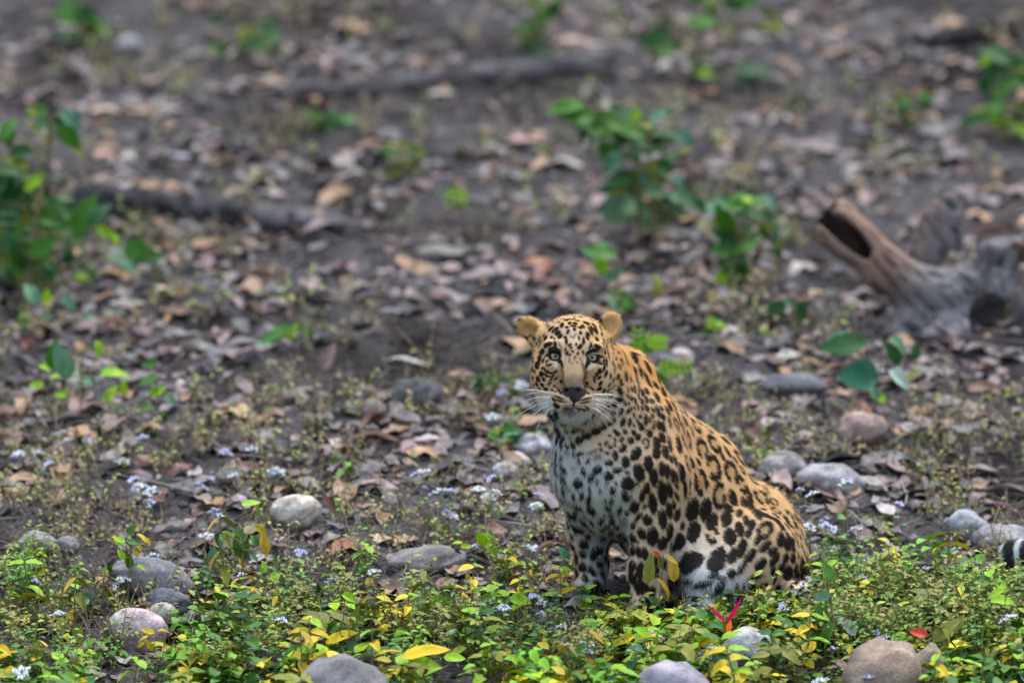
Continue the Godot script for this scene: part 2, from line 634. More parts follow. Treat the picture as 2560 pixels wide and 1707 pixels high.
	lump(v(-0.2119, 0.7424, 0.1742), v(0.021, 0.026, 0.013), v(0.885, -0.4313, -0.1752), v(0.4099, 0.9004, -0.1458), 0.006, true)
	lump(v(-0.3822, 0.7159, 0.1613), v(0.03, 0.03, 0.026), v(0.9993, -0.03789, 0.006137), v(0.03839, 0.9864, -0.1598), 0.02)
	lump(v(-0.4043, 0.7334, 0.1584), v(0.026, 0.039, 0.013), v(0.5454, 0.8309, 0.1105), v(-0.8237, 0.5069, 0.2541), 0.012)
	lump(v(-0.4055, 0.7322, 0.1759), v(0.019, 0.03, 0.012), v(0.5454, 0.8309, 0.1105), v(-0.8237, 0.5069, 0.2541), 0.006, true)
	spot_data.append_array(PackedInt32Array([-327,756,241,8,5,-156,0, -315,752,251,4,3,-99,0, -355,745,230,9,6,-32,0, -341,746,243,7,5,-34,0, -349,740,242,4,4,-32,0, -338,738,252,7,6,-53,0, -332,731,260,6,5,-48,0, -319,729,266,4,3,-130,0, -368,721,233,8,6,-63,0, -353,727,251,4,3,-82,0, -346,725,259,2,2,-84,0, -371,726,218,5,3,-24,0, -364,710,263,16,5,-70,0, -344,713,271,8,4,-163,0, -332,710,276,9,2,-154,3, -316,720,273,10,3,-162,0, -308,713,282,5,3,-32,0, -305,707,287,4,2,-34,0, -312,742,260,6,3,-13,0, -308,761,241,4,5,-87,0, -315,767,226,7,5,-34,0, -300,768,226,7,3,-55,0, -325,766,216,5,3,-30,0, -337,760,224,7,3,-54,0, -295,760,243,6,4,-105,0, -299,755,250,7,3,-90,0]))
	spot_data.append_array(PackedInt32Array([-296,748,257,5,3,179,0, -281,752,252,5,4,-105,0, -275,754,247,6,3,-170,0, -281,740,261,4,3,-167,0, -266,760,234,9,5,-141,0, -288,765,232,5,3,-94,0, -256,742,250,11,3,-167,0, -253,747,242,9,4,-178,0, -263,735,258,6,4,-148,0, -264,728,263,7,3,-166,0, -247,752,228,10,4,173,0, -243,742,240,9,5,-176,0, -274,720,272,10,3,-16,0, -285,727,270,6,2,-179,0, -295,734,267,6,2,-28,3, -300,729,270,4,2,-122,3, -304,731,268,4,1,-149,3, -282,709,282,7,4,-38,0, -286,706,286,4,3,-169,0, -292,714,282,4,2,-24,0, -301,698,291,3,2,-149,0, -315,693,289,5,3,-12,0, -318,701,284,5,2,-168,0, -308,690,293,3,2,-87,0, -288,693,292,4,2,-27,0, -275,694,285,5,2,-163,0]))
	spot_data.append_array(PackedInt32Array([-295,685,297,3,1,-112,0, -257,708,275,9,2,-26,0, -255,712,272,6,2,-170,0, -239,706,270,9,5,-118,0, -251,701,276,5,2,-33,0, -240,723,254,6,4,-178,0, -394,681,198,7,4,-101,0, -389,699,196,5,4,-33,0, -384,697,215,3,3,-21,0, -398,665,211,14,5,-117,0, -382,672,241,10,6,-146,0, -376,688,238,10,7,-82,0, -388,656,244,9,8,-143,0, -399,643,229,8,5,-133,0, -393,640,242,5,3,-134,0, -373,669,254,6,4,3,0, -364,669,265,5,3,-33,0, -378,637,260,6,6,-129,0, -386,623,253,7,6,-171,0, -363,644,271,4,4,-155,0, -370,650,267,5,3,-143,0, -376,651,261,4,2,-83,0, -355,641,273,3,3,-87,0, -365,634,267,4,3,-138,0, -372,624,264,5,4,-160,0, -372,638,264,4,3,-85,0]))
	spot_data.append_array(PackedInt32Array([-358,632,269,3,2,-88,0, -348,641,275,4,2,-46,0, -343,645,279,7,2,-47,0, -350,633,271,5,2,-48,0, -342,627,270,5,2,-52,0, -353,625,269,4,2,-49,0, -356,617,268,4,2,-132,0, -360,612,266,3,2,-133,0, -376,609,258,5,4,-142,0, -389,609,245,5,5,-150,0, -345,608,265,2,2,-91,0, -339,603,266,2,2,-87,0, -343,601,304,3,3,-77,0, -350,597,265,4,2,-111,0, -335,604,311,3,3,-79,0, -331,600,319,3,2,-84,0, -328,619,266,4,3,-151,0, -357,662,276,8,2,-67,0, -364,661,272,3,2,-67,0, -220,688,240,5,4,-158,0, -216,699,226,7,3,174,0, -224,667,254,8,3,-37,0, -223,653,261,12,4,-36,0, -216,665,248,11,3,165,0, -232,664,266,9,3,-107,0, -234,646,273,7,5,-143,0]))
	spot_data.append_array(PackedInt32Array([-241,637,273,6,3,-148,0, -235,629,269,6,3,-51,0, -246,631,272,5,2,-141,0, -218,638,259,9,4,-31,0, -232,614,266,6,4,-28,0, -254,603,266,3,2,-122,0, -250,599,265,2,2,-91,0, -255,595,291,4,3,-104,0, -262,597,309,4,3,-101,0, -265,616,267,4,3,-164,0, -247,622,270,6,2,-151,0, -235,600,263,7,4,-70,0, -212,680,231,13,2,164,0, -207,629,248,7,3,-173,0, -198,641,226,7,4,174,0, -210,607,248,5,3,-30,0, -201,675,206,11,3,133,3, -197,539,134,7,7,-150,0, -232,536,230,7,6,-112,0, -251,539,287,9,6,-112,0, -201,520,139,7,6,-163,0, -335,589,324,14,2,-107,0, -332,581,327,14,2,-101,0, -267,586,324,16,2,-82,0, -269,578,326,13,2,-84,0, -348,583,317,9,3,-111,0]))
	spot_data.append_array(PackedInt32Array([-341,568,321,8,6,-129,0, -312,562,325,17,2,-93,0, -284,561,325,19,2,-98,0, -299,573,326,11,2,163,0, -265,562,320,8,2,-129,0, -308,555,324,17,5,-94,4, -353,537,285,12,10,-165,0, -328,667,287,12,3,-148,0, -330,672,283,5,3,-119,0, -266,663,286,11,3,156,0, -264,670,282,6,3,-63,0, -342,662,282,12,4,-123,5, -355,697,272,21,3,-76,5, -257,657,284,12,4,-58,5, -244,689,269,19,4,-104,5, -325,681,284,11,3,-160,5, -272,675,286,11,3,160,5, -343,678,256,17,12,-123,0, -252,673,259,17,14,-38,0, -332,671,282,7,4,-125,0, -263,668,282,7,4,-54,0, -325,642,297,22,6,-150,3, -271,641,286,28,6,-158,3, -323,617,318,13,6,-136,3, -271,607,263,11,4,-85,3, -309,675,300,4,2,-159,3]))  # includes nose-side shading and the shadow below the jaw, painted as dark marks
	spot_data.append_array(PackedInt32Array([-302,670,304,3,1,-167,3, -290,673,302,3,2,-168,3, -283,680,295,3,2,179,3, -297,679,300,3,1,-153,3, -308,682,297,3,2,-133,3, -361,684,256,13,2,-66,0, -233,680,257,14,2,-106,0, -296,602,328,29,11,-91,6, -296,591,327,12,11,-90,6, -143,636,-7,19,12,126,0, -140,641,-33,16,4,-124,0, -108,606,-30,19,9,167,0, -82,578,-61,22,10,133,0, -168,648,35,17,4,156,0, -178,637,78,10,4,156,0, -163,634,46,10,3,152,0, -142,608,33,11,6,168,0, -127,603,12,16,6,155,0, -110,578,8,22,7,169,0, -167,601,87,13,6,166,0, -184,627,94,8,4,172,0, -138,589,49,18,4,154,0, -154,593,73,9,3,150,0, -89,563,-9,11,10,146,0, -88,543,45,18,8,140,0, -69,544,-24,28,10,106,0]))
	spot_data.append_array(PackedInt32Array([-161,572,99,7,4,166,0, -150,570,88,7,4,-179,0, -143,569,80,12,3,160,0, -133,567,69,14,3,145,0, -123,558,69,12,5,145,0, -113,559,53,12,6,137,0, -163,558,107,5,4,-155,0, -152,549,103,6,5,-172,0, -142,541,100,10,3,167,0, -133,550,87,9,3,159,0, -125,538,92,10,4,162,0, -114,542,79,11,5,154,0, -98,529,81,22,8,159,2, -125,524,103,8,3,169,0, -113,523,97,10,5,176,0, -135,526,106,7,2,171,0, -144,525,111,6,2,173,0, -158,521,119,12,4,-53,0, -169,539,118,6,4,-172,0, -159,538,112,4,3,180,0, -85,514,86,16,5,165,0, -76,518,71,8,4,164,0, -57,521,31,19,9,136,0, -61,511,60,13,6,167,0, -46,519,-42,13,5,172,0, -73,499,86,9,6,167,0]))
	spot_data.append_array(PackedInt32Array([-33,490,25,22,6,159,0, -14,479,-123,21,9,114,0, -14,465,-57,15,10,-153,0, -38,476,58,20,11,177,1, -56,486,80,15,4,163,0, 16,442,-115,25,15,157,1, -5,422,-29,23,15,153,1, -100,491,111,21,8,168,2, -117,497,115,14,5,171,0, -131,506,116,7,4,-29,0, -146,509,120,6,3,177,0, -138,495,124,6,3,-177,0, -157,493,130,10,4,-16,0, -174,495,134,12,5,-31,0, -129,482,127,11,6,-172,0, -146,485,130,4,3,-176,0, -83,482,107,13,6,166,0, -73,477,104,16,5,160,0, -108,466,129,10,7,-174,0, -147,469,138,7,5,-165,0, -136,458,140,9,6,-29,0, -155,451,147,8,7,-175,0, -170,471,142,6,5,-45,0, -188,469,149,7,5,-155,0, -177,454,151,6,4,-46,0, -76,454,124,14,8,175,0]))
	spot_data.append_array(PackedInt32Array([-179,521,128,12,5,-33,0, -117,443,144,14,9,-180,1, -90,442,139,16,9,173,0, -33,434,97,23,10,139,0, -59,442,122,17,3,160,0, -188,605,112,8,5,-41,0, -180,590,109,8,6,-166,0, -184,572,119,11,7,-153,0, -184,551,124,9,8,-168,0, -282,456,162,12,8,-63,0, -264,468,163,12,9,-64,0, -243,479,161,15,10,-72,0, -223,490,154,15,9,-55,0, -207,499,146,15,9,-66,0, -352,532,280,19,12,115,0, -341,479,113,17,11,-57,0, -333,463,123,13,10,-125,0, -324,456,134,9,7,-124,0, -314,476,146,8,5,-164,0, -295,481,156,10,6,-49,0, -275,484,160,6,3,-139,0, -305,458,151,8,4,-68,3, -314,436,146,8,5,-121,0, -299,440,156,10,5,-147,0, -347,412,91,6,5,-101,0, -328,405,134,8,5,-128,0]))
	spot_data.append_array(PackedInt32Array([-314,419,148,9,4,-98,3, -298,419,161,9,2,-169,0, -282,420,169,10,4,-72,0, -283,401,172,7,3,-154,0, -261,405,179,7,3,-28,0, -255,425,175,8,4,-63,3, -243,431,175,7,4,-64,3, -238,415,180,9,5,-74,3, -229,432,174,5,3,-121,0, -214,425,176,5,4,-133,0, -232,445,170,4,3,-172,0, -216,447,167,7,3,-34,0, -208,465,157,4,3,-93,0, -206,438,169,5,4,-35,0, -195,475,149,5,4,-38,0, -188,467,149,5,4,-166,0, -194,454,157,5,3,-178,0, -195,443,163,5,3,-178,0, -178,454,152,7,4,-37,0, -170,471,142,6,5,-55,0, -175,433,160,12,7,-42,0, -194,417,174,12,6,179,0, -169,400,172,13,9,179,0, -142,419,159,18,10,-31,0, -216,401,184,5,4,-166,0, -207,401,183,7,7,-142,0]))
	spot_data.append_array(PackedInt32Array([-323,378,144,16,6,-121,0, -341,364,117,13,5,-129,0, -324,352,143,16,6,-134,0, -298,384,166,8,3,-101,3, -309,329,155,7,5,-132,3, -238,385,187,12,8,-49,0, -211,369,190,11,9,-111,0, -189,382,184,12,6,-78,0, -164,376,178,6,4,-112,0, -163,349,182,16,14,-131,0, -135,375,178,20,12,-164,0, -238,356,190,5,4,-139,0, -215,349,192,5,5,-150,3, -192,351,189,4,3,-171,0, -287,348,174,12,12,-147,0, -258,335,186,7,3,-166,0, -231,334,191,6,2,-155,0, -277,317,175,12,5,-16,0, -260,307,178,17,5,-17,0, -220,307,184,5,4,-145,0, -253,276,161,16,9,-170,0, -210,283,170,13,6,-150,0, -299,287,142,9,5,-118,0, -285,280,148,11,8,-142,0, -302,248,92,24,10,-76,0, -270,255,134,7,8,-148,3]))
	spot_data.append_array(PackedInt32Array([-182,265,151,6,7,-94,3, -221,260,154,4,5,-90,0, -168,315,176,17,7,-153,0, -155,313,173,6,3,-16,0, -145,286,164,18,10,-22,0, -128,314,176,16,5,-11,0, -138,347,180,5,3,-59,0, -117,336,182,15,7,-19,0, -317,295,129,13,8,-137,3, -91,419,157,15,9,179,0, -111,397,172,19,10,-174,0, -68,422,149,18,8,168,0, -57,437,126,21,5,160,0, -33,429,105,30,11,140,1, 30,390,-70,34,20,146,1, 63,394,-120,30,21,165,1, 59,345,-56,41,24,149,1, -9,387,112,27,17,152,1, 20,366,-25,10,6,179,0, -98,364,183,20,9,-175,0, -78,385,176,17,8,-179,0, -63,377,175,17,6,176,0, -49,366,173,17,6,178,0, -39,360,168,14,3,-177,0, -54,405,156,10,5,176,0, -43,400,153,15,4,173,0]))
	spot_data.append_array(PackedInt32Array([-26,370,154,20,10,178,0, 26,319,1,35,21,169,2, -5,332,116,19,5,38,0, -17,324,140,26,7,-150,0, 74,281,-20,37,21,-27,1, -115,335,182,13,7,-166,0, -126,316,177,16,6,-6,0, -100,298,176,26,9,-175,0, -76,324,180,29,10,-170,0, -58,330,176,20,7,-162,0, -41,340,168,9,3,-141,0, -40,313,161,15,4,-141,0, -120,288,172,7,4,-30,0, -113,254,174,13,10,-148,0, -136,260,165,14,5,-41,0, -75,256,173,24,10,-172,0, -59,278,165,21,8,-167,0, -47,289,158,14,5,-159,0, -36,262,142,16,13,-66,0, 4,253,28,27,15,-15,0, 38,250,13,27,14,-17,0, -56,219,160,23,9,4,0, -22,213,40,9,5,-11,0, -36,185,53,15,13,-13,0, 6,198,46,28,14,-16,0, 53,220,18,23,11,-38,0]))
	spot_data.append_array(PackedInt32Array([52,193,49,33,16,-177,2, -127,219,169,14,10,-160,0, -100,213,175,22,12,-178,0, -149,236,154,7,8,-142,0, -147,204,150,8,8,-124,0, -136,195,161,5,3,-83,0, -74,198,167,11,9,-28,0, 97,371,-138,17,6,172,0, 117,350,-138,9,5,179,0, 130,350,-173,26,16,-151,1, 136,323,-141,14,10,-146,1, 105,327,-94,34,23,145,1, 163,293,-166,20,15,172,1, 133,293,-97,27,21,167,2, 108,269,-44,21,12,169,0, 85,361,-107,11,6,165,0, 135,254,-56,19,7,147,0, 152,250,-65,38,9,139,0, 183,258,-110,30,20,158,2, 196,269,-156,27,7,132,2, 216,243,-122,14,15,-149,1, 219,227,-95,18,13,-127,1, 170,236,-15,28,12,133,0, 186,236,-63,8,7,-129,0, 192,229,-15,13,13,-109,0, 96,246,-18,14,10,-173,0]))
	spot_data.append_array(PackedInt32Array([91,224,9,28,12,4,0, 123,235,-7,19,7,7,0, 138,225,24,19,6,-176,0, 122,208,49,23,9,-163,0, 153,215,37,18,8,-26,0, 144,199,58,16,7,-19,0, 58,221,15,16,9,-178,0, 97,190,62,25,14,-161,0, 186,202,35,37,17,-54,1, 219,216,-19,13,12,-105,0, 247,201,-90,19,11,123,0, 232,200,-11,9,10,172,0, 257,210,-131,17,8,-140,1, 271,184,-127,11,8,-166,0, 266,176,-95,20,13,-140,2, 263,172,-51,9,8,-102,0, 226,175,19,21,11,-40,0, 246,180,-10,7,8,-164,0, 259,160,-19,16,11,-65,0, 288,162,-145,8,5,-170,0, 284,152,-125,8,5,-141,0, 274,151,-70,13,8,124,0, 167,182,65,16,7,-46,0, -149,204,148,13,10,-101,0, -74,195,166,17,12,-17,0, -150,172,147,12,11,-150,0]))
	spot_data.append_array(PackedInt32Array([-134,171,164,13,8,-163,0, -119,169,172,15,7,-168,0, -151,135,161,13,12,-50,0, -131,127,178,21,10,-1,0, -151,105,166,16,13,-146,0, -128,85,178,18,16,-127,0, -101,71,181,16,8,-16,0, -118,56,208,16,11,-176,0, -134,41,233,14,10,-110,0, -102,33,231,16,11,-136,0, -170,244,137,12,11,-149,3, -175,138,-87,23,13,128,0, -232,135,-41,15,11,-110,0, -269,152,-31,12,11,-87,0, -270,124,-43,10,9,-143,0, -245,120,-40,12,7,-155,0, -288,111,-58,16,7,176,0, -272,91,-46,12,10,-32,0, -247,83,-41,16,7,-151,0, -227,99,-46,10,9,-170,0, -286,65,-59,16,7,19,0, -265,63,-30,17,6,-150,0, -234,53,-23,10,11,-176,0, -249,41,-12,9,7,-107,0, -305,250,88,27,10,-74,0, -286,193,-20,19,10,-109,0]))
	spot_data.append_array(PackedInt32Array([-273,235,113,15,9,-161,0, -38,174,59,23,17,119,0, 0,132,107,29,29,4,0, 62,143,122,41,18,-17,0, 101,150,107,24,10,-24,0, 126,166,89,26,9,-19,0, 134,136,107,28,6,-42,0, 149,149,94,19,8,-40,0, 167,183,64,17,7,-46,0, 185,165,64,23,9,-67,0, 205,151,52,19,8,-75,0, 211,129,51,22,11,-62,0, 175,125,88,19,11,-62,0, 229,106,27,13,10,-99,0, 240,126,16,12,11,-31,0, 260,120,-11,14,10,-133,0, 248,162,-1,21,14,-62,0, 227,175,18,20,11,-35,0, 262,141,-17,11,5,-100,0, 273,152,-65,12,7,127,0, 288,88,-81,22,20,-132,0, 292,58,-82,19,17,-154,0, 247,83,-3,25,16,-136,0, 209,99,50,17,9,-121,0, 276,121,-48,9,6,-132,0, 294,112,-122,8,6,-163,0]))
	spot_data.append_array(PackedInt32Array([307,95,-154,10,7,-124,0, 287,131,-115,9,5,-134,0, 266,70,2,10,11,62,0, 24,91,173,25,7,-77,0, 68,81,170,18,10,-48,0, 156,65,91,23,10,-112,0, 161,93,95,24,6,-85,0, 40,69,178,10,6,-70,3, 8,44,211,13,9,-153,0, -9,42,221,9,6,-127,0, 28,43,198,10,7,144,0, 7,51,176,12,7,-101,0, 59,68,175,14,5,-64,0, 124,123,119,21,6,-44,0, 98,112,140,11,12,-160,0, -54,-12,-2,29,26,173,0, 184,65,64,17,9,-99,0, 122,49,121,14,11,-158,0, 92,59,151,17,8,-82,0, 74,104,159,13,5,-87,0, -13,93,143,20,6,-86,0, -22,60,126,17,10,-116,0, 51,111,164,12,5,-82,0, 102,37,137,17,7,-105,0, 142,49,102,17,7,-105,0, -38,81,84,12,11,-164,0]))
	coat_data.append_array(PackedInt32Array([-138,639,-31,0, -168,634,61,0, -108,596,-14,0, -73,543,4,0, -169,658,-6,0, -27,488,-47,1, 47,416,-132,1, 119,352,-145,1, 186,270,-140,1, 230,217,-92,1, -131,543,92,2, -91,467,122,2, -31,424,108,1, 34,339,-19,1, 127,261,-56,1, 204,194,27,2, 257,137,-6,2, 297,67,-94,2, -32,353,163,2, -92,357,184,2, -92,284,175,3, -111,203,173,3, -119,103,183,3, -114,42,231,3, -8,237,33,3, 63,214,22,3]))
	coat_data.append_array(PackedInt32Array([132,175,82,3, 1,163,77,4, 80,142,122,4, 172,115,90,3, 236,57,9,3, -161,499,129,3, -231,469,162,3, -281,449,163,4, -142,404,166,3, -172,367,182,4, -311,412,152,5, -251,358,188,5, -192,316,184,5, -300,262,114,5, -230,236,134,5, -342,453,100,5, -340,365,118,5, -237,109,-42,5, -222,55,-50,5, -288,84,-62,3, -10,104,138,5, 59,105,166,5, -26,7,14,5, 49,42,182,5, 121,61,126,5, -170,209,101,5]))
	coat_data.append_array(PackedInt32Array([-391,649,243,1, -386,694,212,1, -351,738,241,2, -302,733,267,3, -302,767,230,1, -253,748,242,1, -229,711,259,1, -303,697,291,2, -300,669,305,2, -299,655,312,2, -299,643,318,6, -308,651,313,2, -289,650,312,2, -299,632,324,6, -297,621,328,6, -313,627,323,6, -283,627,318,6, -381,611,255,2, -347,623,269,2, -243,629,271,2, -219,641,259,2, -203,666,225,1, -337,592,321,2, -256,590,310,2, -321,573,328,3, -273,573,327,3]))
	coat_data.append_array(PackedInt32Array([-303,537,317,5, -332,541,312,5, -265,534,302,5, -233,550,250,3, -201,560,133,3, -186,597,113,1, -361,555,278,5, -212,748,161,7, -202,761,163,7, -228,739,214,7, -420,739,169,7, -435,745,172,7, -402,724,162,7, -22,462,-198,1, 53,390,-279,1, 124,331,-261,1, 193,240,-300,1, 241,174,-318,1, -82,401,-249,2, -18,348,-310,1, 45,282,-327,1, 139,204,-349,1, 222,121,-347,2, 271,78,-295,2, 304,40,-227,2, -17,261,-328,2]))
	coat_data.append_array(PackedInt32Array([-80,265,-307,2, -79,191,-310,3, -100,115,-269,3, -117,84,87,3, -106,-24,-82,3, 4,165,-335,3, 78,138,-367,3, 151,84,-371,3, 191,27,-339,3, 250,-2,-275,3, -154,440,-202,3, -226,407,-184,3, -132,327,-251,3, -287,74,-112,3, -317,512,-28,3, -267,494,-128,3, -226,477,-168,3]))
	var head: Vector3 = v(-0.2975, 0.6542, 0.1854)
	var head_axes: Basis = Basis(v(0.9993, -0.03789, 0.006137), v(0.03839, 0.9864, -0.1598), v(0, 0.1599, 0.9871))
	var nose: Vector3 = v(-0.3018, 0.6029, 0.3254)
	var eyes: Array = [v(-0.3431, 0.68, 0.2522), v(-0.2525, 0.6766, 0.2527)]
	var s := Shape.new()
	surface_nets(s, v(-0.45, -0.08, -0.75), v(1.35, 0.98, 0.5), 0.0065, head, 0.168, 9.0)
	var body_count := s.p.size()
	surface_nets(s, head - Vector3.ONE * 0.19, head + Vector3.ONE * 0.19, 0.0033, head, 0.0, 0.18)
	# normals
	var n := PackedVector3Array()
	n.resize(s.p.size())
	for i in range(0, s.t.size(), 3):
		var g := (s.p[s.t[i + 2]] - s.p[s.t[i]]).cross(s.p[s.t[i + 1]] - s.p[s.t[i]])
		for k in 3:
			n[s.t[i + k]] += g
	for i in n.size():
		n[i] = n[i].normalized()
	# coat: base colour from hand-set points, blended by distance; extra = (hair length, head share)
	var tone := [lin(205, 150, 90), lin(204, 159, 108), lin(206, 168, 126), lin(207, 178, 144), lin(206, 193, 172), lin(188, 188, 188), lin(132, 106, 86), lin(202, 160, 104)]
	var long := [0.011, 0.011, 0.011, 0.011, 0.012, 0.018, 0.004, 0.012]
	var extra := PackedVector2Array()
	extra.resize(s.p.size())
	var cp := PackedVector3Array()
	var ck := PackedInt32Array()
	for i in range(0, coat_data.size(), 4):
		cp.append(Vector3(coat_data[i], coat_data[i + 1], coat_data[i + 2]) * 0.001)
		ck.append(coat_data[i + 3])
	for i in s.p.size():
		var q := s.p[i]
		var col := Color(0, 0, 0, 0)
		var hair := 0.0
		var total := 0.0
		for k in cp.size():
			var d2 := q.distance_squared_to(cp[k])
			if d2 < 0.12:
				var w := 1.0 / (d2 * d2 * 1e3 + d2 * 0.2 + 1e-5)
				col += tone[ck[k]] * w
				hair += long[ck[k]] * w
				total += w
		if total <= 0.0:
			col = tone[2]
			hair = 0.013
			total = 1.0
		col = col / total
		var is_head := i >= body_count
		hair /= total
		if is_head:
			var l := head_axes.transposed() * (q - head)
			var face := clampf((l.z - 0.02) / 0.05, 0.0, 1.0)
			hair = lerpf(minf(hair, 0.016), 0.0045, face)
			if l.y < -0.09 and absf(l.x) < 0.1:
				hair = lerpf(hair, 0.020, clampf((-0.11 - l.y) / 0.02, 0.0, 1.0))
		var m := 1.0 + 0.12 * grain.get_noise_3d(q.x * 30.0, q.y * 12.0, q.z * 30.0) + (0.16 * grain.get_noise_3d(q.x * 150.0, q.y * 60.0, q.z * 90.0) if is_head else 0.0)
		s.c[i] = Color(col.r * m, col.g * m, col.b * m, 1.0)
		extra[i] = Vector2(hair, 1.0 if is_head else 0.0)
	var fine := split_mesh(s, n, extra)
	s = fine[0]
	n = fine[1]
	extra = fine[2]
	paint_spots(s, n, extra, head, head_axes)
	var a := []
	a.resize(Mesh.ARRAY_MAX)
	a[Mesh.ARRAY_VERTEX] = s.p
	a[Mesh.ARRAY_NORMAL] = n
	a[Mesh.ARRAY_COLOR] = s.c
	a[Mesh.ARRAY_INDEX] = s.t
	var m := ArrayMesh.new()
	m.add_surface_from_arrays(Mesh.PRIMITIVE_TRIANGLES, a)
	piece("body", m, skin, root)
	grow_fur(root, s, n, extra, nose)
	for e in eyes:
		eyeball(root, e, head_axes, Vector3(0, 2.923, 13.709) - origin - e)
	whiskers(root, head, head_axes)


func paint_spots(s: Shape, n: PackedVector3Array, extra: PackedVector2Array, head: Vector3, head_axes: Basis):
	var cell := 0.03
	var grid := {}
	for i in s.p.size():
		var g := Vector3i((s.p[i] / cell).floor())
		if not grid.has(g):
			grid[g] = PackedInt32Array()
		grid[g].append(i)
	var edge := FastNoiseLite.new()
	edge.seed = 3
	edge.frequency = 1.0
	edge.fractal_octaves = 2
	var dark := PackedFloat32Array()
	dark.resize(s.p.size())
	var spots := []
	for i in range(0, spot_data.size(), 7):
		spots.append([Vector3(spot_data[i], spot_data[i + 1], spot_data[i + 2]) * 0.001, spot_data[i + 3] * 0.001, spot_data[i + 4] * 0.001, deg_to_rad(spot_data[i + 5]), spot_data[i + 6]])
	# the sides that were not mapped by hand are filled with rosettes and spots at their own spacing
	var placed := []
	var own := {}
	for q in spots:
		var g := Vector3i((q[0] / 0.06).floor())
		if not own.has(g):
			own[g] = []
		own[g].append([q[0], q[1]])
	var dice := RandomNumberGenerator.new()
	dice.seed = 5
	for k in 16000:
		var i := dice.randi_range(0, s.p.size() - 1)
		var q := s.p[i]
		if extra[i].y > 0.0:
			var l := head_axes.transposed() * (q - head)
			if l.z > 0.03 and (absf(l.x) < 0.034 and l.y < 0.02 or l.y < -0.075):
				continue
			if absf(l.x) > 0.07 and l.y > 0.055 or Vector2(absf(l.x) - 0.046, l.y - 0.013).length() < 0.03 and l.z > 0.0:
				continue
		var size := 0.0135 if extra[i].y < 0.5 else 0.0055
		if q.y < 0.2 or (q.x > 0.55 and q.y < 0.3):
			size = 0.012
		if extra[i].x > 0.0145 and extra[i].y < 0.5:
			size = 0.009
		var room := true
		var g := Vector3i((q / 0.06).floor())
		for x in range(-1, 2):
			for y in range(-1, 2):
				for z in range(-1, 2):
					for o in own.get(g + Vector3i(x, y, z), []):
						if o[0].distance_to(q) < (o[1] + size) * (0.98 if extra[i].y < 0.5 else 1.1) + 0.0025:
							room = false
		if not room:
			continue
		if not own.has(g):
			own[g] = []
		own[g].append([q, size])
		spots.append([q, size * dice.randf_range(0.9, 1.2), size * dice.randf_range(0.55, 0.85), dice.randf_range(-0.5, 0.5), 1 if size > 0.013 and dice.randf() < 0.6 else 0])
	var black := lin(17, 17, 20)
	var bars := lin(222, 204, 174)
	var nose_tone := lin(66, 56, 54)
	for q in spots:
		var c: Vector3 = q[0]
		var la: float = q[1] * 1.16 + 0.0008
		var lb: float = q[2] * 1.24 + 0.0009
		if q[4] == 1 or q[4] == 2:
			la *= 0.9
			lb *= 0.88
		la = maxf(la, 0.0032)
		lb = maxf(lb, 0.0025)
		var kind: int = q[4]
		var most := maxf(la, lb) * 1.45 + 0.004
		# the nearest vertex lends its normal
		var best := -1
		var near := 1.0
		var g0 := Vector3i(((c - Vector3.ONE * most) / cell).floor())
		var g1 := Vector3i(((c + Vector3.ONE * most) / cell).floor())
		var found := PackedInt32Array()
		for x in range(g0.x, g1.x + 1):
			for y in range(g0.y, g1.y + 1):
				for z in range(g0.z, g1.z + 1):
					for i in grid.get(Vector3i(x, y, z), PackedInt32Array()):
						var d := s.p[i].distance_squared_to(c)
						if d < most * most:
							found.append(i)
							if d < near:
								near = d
								best = i
		if best < 0:
			continue
		var nn := n[best]
		var t0 := (Vector3(0, 1, 0.001) - nn * nn.y).normalized()
		var t1 := nn.cross(t0)
		var ax: Vector3 = t0 * cos(q[3]) + t1 * sin(q[3])
		var bx := nn.cross(ax)
		var soft := 0.0022 / maxf(lb, 0.002)
		var gap := c.x * 311.0 + c.y * 173.0
		for i in found:
			if n[i].dot(nn) < -0.2:
				continue
			var d := s.p[i] - c
			var u := d.dot(ax) / la
			var w := d.dot(bx) / lb
			var rough := 0.2 * edge.get_noise_3d(s.p[i].x * 90.0, s.p[i].y * 90.0, s.p[i].z * 90.0)
			var r := sqrt(u * u + w * w) + rough
			var m := 1.0 - smoothstep(1.0 - soft, 1.0 + soft, r)
			if kind == 1 or kind == 2:
				var cut := 0.36 + 0.05 * sin(gap)
				var inner := smoothstep(cut, cut + 0.14, r + 0.12 * edge.get_noise_3d(s.p[i].x * 60.0 + 9.0, s.p[i].y * 60.0, s.p[i].z * 60.0))
				var th := atan2(w, u)
				var open := smoothstep(0.9, 0.99, sin(th + gap)) if kind == 1 else smoothstep(0.72, 0.92, sin(th * 2.0 + gap))
				if m > 0.0:
					var core := s.c[i] * 0.72
					core.b *= 0.8
					core.a = 1.0
					s.c[i] = s.c[i].lerp(core, m * (1.0 - inner) * 0.85)
				m *= inner * (1.0 - open * 0.9)
			elif kind == 3:
				m *= 0.6  # faint marks, and the shading painted beside the nose bridge
			elif kind == 4:
				m *= 0.72
			if kind == 5:
				s.c[i] = s.c[i].lerp(bars, m * 0.75)
			elif kind == 6:
				s.c[i] = s.c[i].lerp(nose_tone, m)
				extra[i].x = lerpf(extra[i].x, 0.0, m)
			else:
				dark[i] = maxf(dark[i], m)
